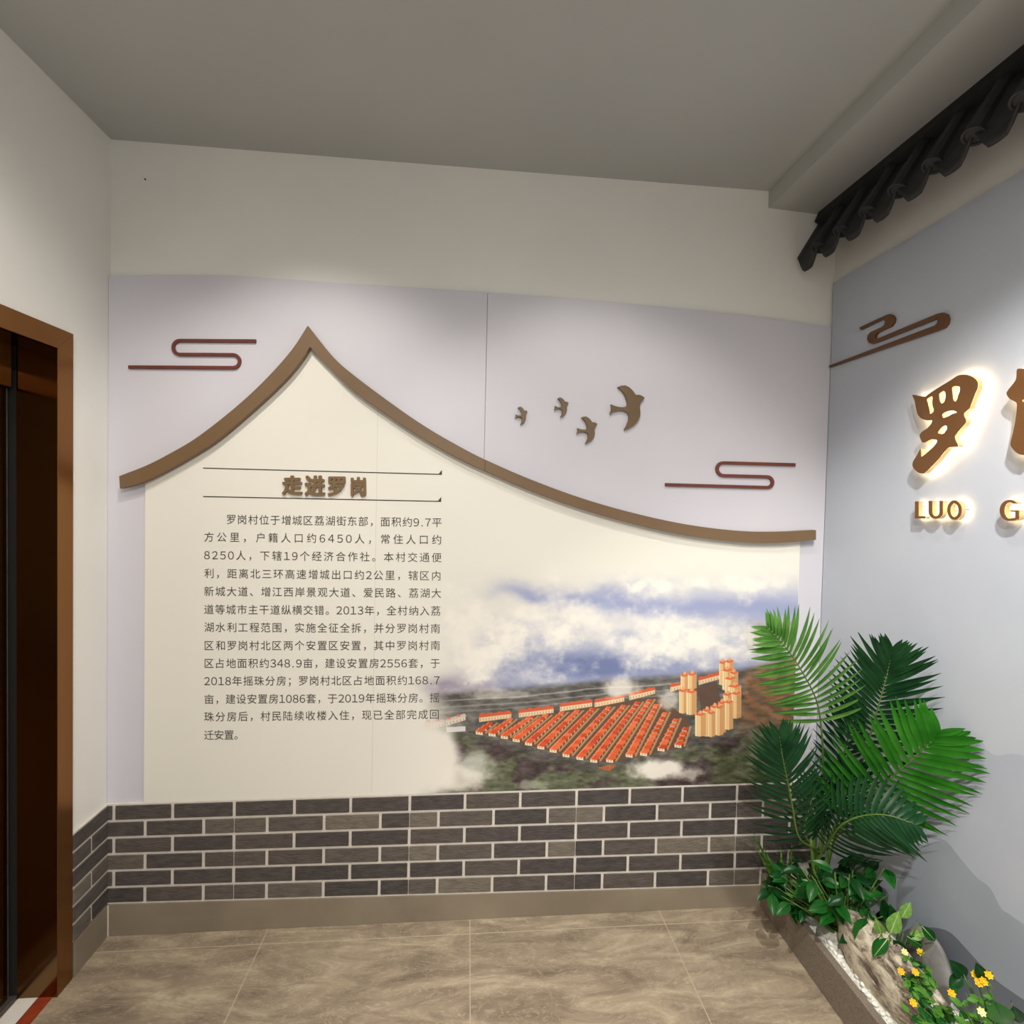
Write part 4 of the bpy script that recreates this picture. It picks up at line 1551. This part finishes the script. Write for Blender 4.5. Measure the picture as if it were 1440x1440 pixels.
# ------------------------------------------------------------------ leafy plants
def leaf_mesh(name, length, width, m, fold=0.25, curl=0.25, vein=None, stalk=0.25):
    """one ovate leaf along +Y with its stalk, midrib raised in a V"""
    bm = bmesh.new()
    prof = [0.12, 0.62, 0.92, 1.0, 0.92, 0.72, 0.42, 0.03]
    prev = None
    for k, w in enumerate(prof):
        t = k / 7
        z = -curl * length * t * t
        y = length * t
        ww = width * .5 * w
        ring = [bm.verts.new((-ww, y, z + fold * ww)), bm.verts.new((-ww * .5, y, z + fold * ww * .35)), bm.verts.new((0, y, z)), bm.verts.new((ww * .5, y, z + fold * ww * .35)), bm.verts.new((ww, y, z + fold * ww))]
        if prev:
            for a in range(4):
                f = bm.faces.new((prev[a], prev[a + 1], ring[a + 1], ring[a]))
                f.smooth = True
        prev = ring
    ms = [m]
    if vein:
        ms.append(vein)
        pv = None
        for k in range(8):
            t = k / 7
            y = length * t
            z = -curl * length * t * t + 0.0012
            w = 0.05 * width * (1 - t * .8)
            rg = (bm.verts.new((-w, y, z)), bm.verts.new((w, y, z)))
            if pv:
                f = bm.faces.new((pv[0], pv[1], rg[1], rg[0]))
                f.material_index = 1
            pv = rg
    if stalk:
        tube(bm, [(0, -length * stalk, -0.01 * stalk), (0, 0.004, 0)], width * .035, width * .03, 5, 0)
    me = bpy.data.meshes.new(name)
    bm.to_mesh(me)
    bm.free()
    for x in ms:
        me.materials.append(x)
    return me


def orient(loc, d, n, s=1.0):
    d = Vector(d).normalized()
    x = d.cross(Vector(n)).normalized()
    z = x.cross(d).normalized()
    return Matrix(((x.x * s, d.x * s, z.x * s, loc[0]), (x.y * s, d.y * s, z.y * s, loc[1]), (x.z * s, d.z * s, z.z * s, loc[2]), (0, 0, 0, 1)))


def add_leaf(root, me, loc, d, n, s=1.0, name='leaf'):
    o = bpy.data.objects.new(name, me)
    COL.objects.link(o)
    o.parent = root
    o.matrix_parent_inverse = Matrix.Translation(-Vector(root.location))
    o.matrix_basis = orient(loc, d, n, s)
    return o


LM_a = leaf_mesh('leaf', 0.085, 0.046, M['leaf'], .3, .22, M['leaf_deep'])
LM_b = leaf_mesh('leaf', 0.078, 0.040, M['leaf_deep'], .3, .25)
LM_c = leaf_mesh('leaf', 0.075, 0.042, M['leaf_pale'], .25, .2, M['vein'])
LM_d = leaf_mesh('leaf', 0.080, 0.034, M['leaf'], .3, .2, M['vein'])


def leafy(name, lab, cat, base, leaves, stem_m=None):
    root = tag(empty(name, base), lab, cat)
    bm = bmesh.new()
    for me, p, d, n, s in leaves:
        p = Vector(p)
        mid = Vector(base).lerp(p, .55) + Vector((0, 0, 0.02))
        tube(bm, [base, mid, p - Vector(d).normalized() * 0.015 * s], 0.003, 0.0016, 5)
    from_bm('stems', bm, stem_m or M['stem'], root, True)
    for me, p, d, n, s in leaves:
        add_leaf(root, me, p, d, n, s)
    return root


# glossy plant at the foot of the palm: leaves placed through the bush volume
rl = random.Random(12)
lv = []
spots_px = []
for i in range(98):
    px = rl.uniform(1082, 1256)
    lo = 1222
    hi = 1262 + (px - 1080) * 0.42
    py = rl.uniform(lo, min(hi, 1322))
    spots_px.append((px, py))
for px, py in spots_px:
    yy = 1.72 - (px - 1085) / 150 * 0.22 + rl.uniform(-.05, .05)
    p = U(px, py, 1, yy)
    p.x = min(p.x, R - 0.03)
    p.z = max(p.z, bed_z(min(p.x, R - .01), p.y) + 0.02)
    a = rl.uniform(0, 6.28)
    d = Vector((math.cos(a) * .9 - .25, math.sin(a) * .7 - .35, rl.uniform(-.7, .35)))
    n = Vector((-.35 + rl.uniform(-.4, .4), -.45 + rl.uniform(-.4, .4), .8))
    if p.x + d.normalized().x * 0.09 > R - 0.012:
        d.x = -abs(d.x)
    lv.append((rl.choice([LM_a, LM_a, LM_b]), p, d, n, rl.uniform(.55, .92)))
leafy('glossy_plant', 'bushy dark glossy-leaved plant at the foot of the palm, spilling over the granite kerb', 'plant', (1.30, 1.60, 0.12), lv)

lv = []
for i in range(64):
    px, py = rl.uniform(1080, 1240), rl.uniform(1203, 1252)
    p = U(px, py, 1, rl.uniform(1.68, 1.82) - max(0, px - 1160) / 80 * 0.16)
    p.x = min(p.x, R - 0.03)
    a = rl.uniform(0, 6.28)
    d = Vector((math.cos(a) * .9 - .2, math.sin(a) * .7 - .3, rl.uniform(-.5, .5)))
    if p.x + d.normalized().x * 0.08 > R - 0.012:
        d.x = -abs(d.x)
    if p.y + d.normalized().y * 0.08 > BF - 0.01:
        d.y = -abs(d.y)
    lv.append((LM_b, p, d, Vector((-.3 + rl.uniform(-.4, .4), -.5 + rl.uniform(-.4, .4), .8)), rl.uniform(.45, .8)))
leafy('undergrowth_plant', 'dark low undergrowth plant behind the glossy one, around the palm stalks', 'plant', (1.31, 1.74, 0.12), lv)

# pale veined plant in front of it: (px, py base, px, py tip, depth, size)
lv = []
for bx, by, tx, ty, yy, me, s in ((1238, 1318, 1232, 1340, 1.40, LM_d, .8), (1240, 1315, 1232, 1292, 1.42, LM_c, .75), (1252, 1312, 1264, 1284, 1.41, LM_c, .92), (1268, 1290, 1282, 1268, 1.42, LM_c, .7), (1275, 1316, 1296, 1330, 1.36, LM_d, .75), (1296, 1302, 1320, 1328, 1.33, LM_d, .85), (1256, 1322, 1272, 1340, 1.38, LM_b, .8), (1248, 1320, 1230, 1345, 1.37, LM_d, .8), (1262, 1305, 1250, 1262, 1.45, LM_b, .9), (1250, 1300, 1240, 1250, 1.47, LM_b, 1.0), (1218, 1292, 1206, 1318, 1.47, LM_a, .9), (1280, 1318, 1300, 1312, 1.36, LM_c, .6)):
    p, q = U(bx, by, 1, yy), U(tx, ty, 1, yy - 0.01)
    lim = R - 0.012
    p.x = min(p.x, lim)
    d = q - p
    n = Vector((-.5, -.7, .5))
    if p.x + d.normalized().x * .085 * s > lim:
        d.x = min(d.x, 0.0)
    lv.append((me, p, d, n, s))
leafy('veined_plant', 'low plant with pale-veined leaves overhanging the top of the boulder', 'plant', (1.335, 1.44, 0.13), lv)

# grassy sprigs at the left of the palm foot
bm = bmesh.new()
gb = Vector((1.245, 1.84, 0.11))
for k in range(16):
    px, py = rl.uniform(1058, 1120), rl.uniform(1190, 1232)
    tp = U(px, py, 1, 1.80 + rl.uniform(-.04, .06))
    d = tp - gb
    blade(bm, gb + Vector((rl.uniform(-.02, .02), rl.uniform(-.02, .02), 0)), d + Vector((0, 0, .05)), Vector((-.3, -.9, .2)), d.length, 0.011, .18)
root = tag(empty('grass_tuft', gb), 'small tuft of thin grassy blades in the corner left of the palm', 'plant')
from_bm('blades', bm, M['leaf_tiny'], root)

# broad-leaved plant by the wall
LM_e = leaf_mesh('leaf', 0.095, 0.058, M['leaf_deep'], .25, .15, M['leaf'])
LM_f = leaf_mesh('leaf', 0.125, 0.085, M['frond_mid'], .2, .25, M['leaf'])
lv = []
for bx, by, tx, ty, yy, me, s in ((1358, 1374, 1328, 1342, 1.16, LM_e, .62), (1352, 1372, 1332, 1394, 1.16, LM_e, .46), (1385, 1378, 1372, 1352, 1.10, LM_e, .5), (1398, 1408, 1416, 1446, 1.03, LM_f, .62), (1425, 1415, 1440, 1450, 1.02, LM_e, .5)):
    p, q = U(bx, by, 1, yy), U(tx, ty, 1, yy - .005)
    over = max(0, max(p.x, q.x) - (R - 0.012))
    p.x -= over
    q.x -= over
    lv.append((me, p, q - p, Vector((-.6, -.6, .55)), s))
leafy('broad_leaf_plant', 'plant with a few large dark heart-shaped leaves against the right wall', 'plant', (1.365, 1.10, 0.14), lv)


# yellow-flowered plants
def flower_mesh(m):
    bm = bmesh.new()
    for ring, (r, tilt, cnt) in enumerate(((0.010, .35, 7), (0.007, .9, 5))):
        for k in range(cnt):
            a = 2 * math.pi * k / cnt + ring * .4
            d = Vector((math.cos(a), math.sin(a), tilt))
            blade(bm, Vector((0, 0, 0.001 * ring)), d, Vector((0, 0, 1)), r, r * .75, -.15, 0, 7, .3)
    bmesh.ops.create_icosphere(bm, subdivisions=1, radius=0.0028, matrix=Matrix.Translation((0, 0, 0.003)))
    me = bpy.data.meshes.new('flower')
    bm.to_mesh(me)
    bm.free()
    me.materials.append(m)
    return me


FM_y, FM_p = flower_mesh(M['yellow']), flower_mesh(M['pale_yellow'])
LM_t = leaf_mesh('leaf', 0.023, 0.013, M['leaf_tiny'], .3, .2, None, .2)
LM_t2 = leaf_mesh('leaf', 0.026, 0.015, M['leaf'], .3, .2, None, .2)


def flower_plant(lab, base, heads, spread, nl, seed):
    rr = random.Random(seed)
    root = tag(empty('flower_plant', base), lab, 'plant', 'yellow-flowered plants in the bed')
    base = Vector(base)
    bm = bmesh.new()
    tips = []
    for px, py, yy, pale in heads:
        p = U(px, py, 1, yy)
        p.x = min(p.x, R - 0.016)
        tips.append((p, pale))
        tube(bm, [base, base.lerp(p, .5) + Vector((rr.uniform(-.01, .01), rr.uniform(-.01, .01), .015)), p], 0.002, 0.001, 5)
    sprigs = []
    for px, py, yy in spread:
        p = U(px, py, 1, yy)
        p.x = min(p.x, R - 0.02)
        sprigs.append(p)
        tube(bm, [base, base.lerp(p, .5) + Vector((0, 0, .012)), p], 0.0018, 0.0009, 5)
    from_bm('stems', bm, M['stem'], root, True)
    ends = [t[0] for t in tips] + sprigs
    for k in range(nl):
        e = ends[k % len(ends)]
        t = rr.uniform(.35, 1.0)
        p = base.lerp(e, t) + Vector((rr.uniform(-.008, .008), rr.uniform(-.012, .012), .012 * 4 * t * (1 - t)))
        p.x = min(p.x, R - 0.018)
        a = rr.uniform(0, 6.28)
        d = Vector((math.cos(a), math.sin(a), rr.uniform(-.2, .6)))
        if p.x > R - .03:
            d.x = -abs(d.x)
        add_leaf(root, rr.choice([LM_t, LM_t, LM_t2]), p, d, Vector((-.4, -.5, .8)), rr.uniform(.75, 1.15))
    for p, pale in tips:
        o = bpy.data.objects.new('flower', FM_p if pale else FM_y)
        COL.objects.link(o)
        o.parent = root
        o.matrix_parent_inverse = Matrix.Translation(-base)
        o.matrix_basis = orient(p, (.3, .2, .9) if False else (0.2, 0.5, 0.6), (-.5, -.7, .6), 1.0)
        tag(o, 'pale cream flower' if pale else 'yellow flower')


flower_plant('trailing yellow-flowered plant beside the grey stone, behind the upper part of the boulder', (1.345, 1.30, 0.17),
             [(1272, 1339, 1.34, True), (1294, 1339, 1.30, False), (1287, 1367, 1.26, False), (1267, 1366, 1.28, False)],
             [(1280, 1350, 1.31), (1298, 1362, 1.27), (1296, 1380, 1.25), (1288, 1392, 1.23), (1275, 1376, 1.27), (1304, 1372, 1.26), (1284, 1384, 1.25)], 95, 31)
flower_plant('trailing yellow-flowered plant beside the lower end of the boulder at the bottom of the photo', (1.340, 1.18, 0.16),
             [(1284, 1410, 1.19, False)],
             [(1290, 1400, 1.20), (1304, 1402, 1.19), (1312, 1418, 1.17), (1300, 1420, 1.17), (1318, 1430, 1.15), (1292, 1432, 1.16), (1280, 1426, 1.18), (1322, 1410, 1.18), (1306, 1438, 1.15)], 95, 35)
flower_plant('bushier yellow-flowered plant near the right edge of the photo', (1.36, 1.10, 0.15),
             [(1371, 1371, 1.11, False), (1390, 1371, 1.09, False), (1376, 1382, 1.10, False), (1383, 1380, 1.095, False), (1338, 1397, 1.14, False), (1380, 1423, 1.05, True)],
             [(1345, 1405, 1.13), (1355, 1412, 1.11), (1366, 1400, 1.10), (1375, 1395, 1.09), (1350, 1425, 1.10), (1362, 1430, 1.08), (1342, 1430, 1.11), (1336, 1414, 1.13), (1372, 1410, 1.08), (1358, 1396, 1.11), (1386, 1396, 1.08), (1334, 1440, 1.12)], 98, 32)
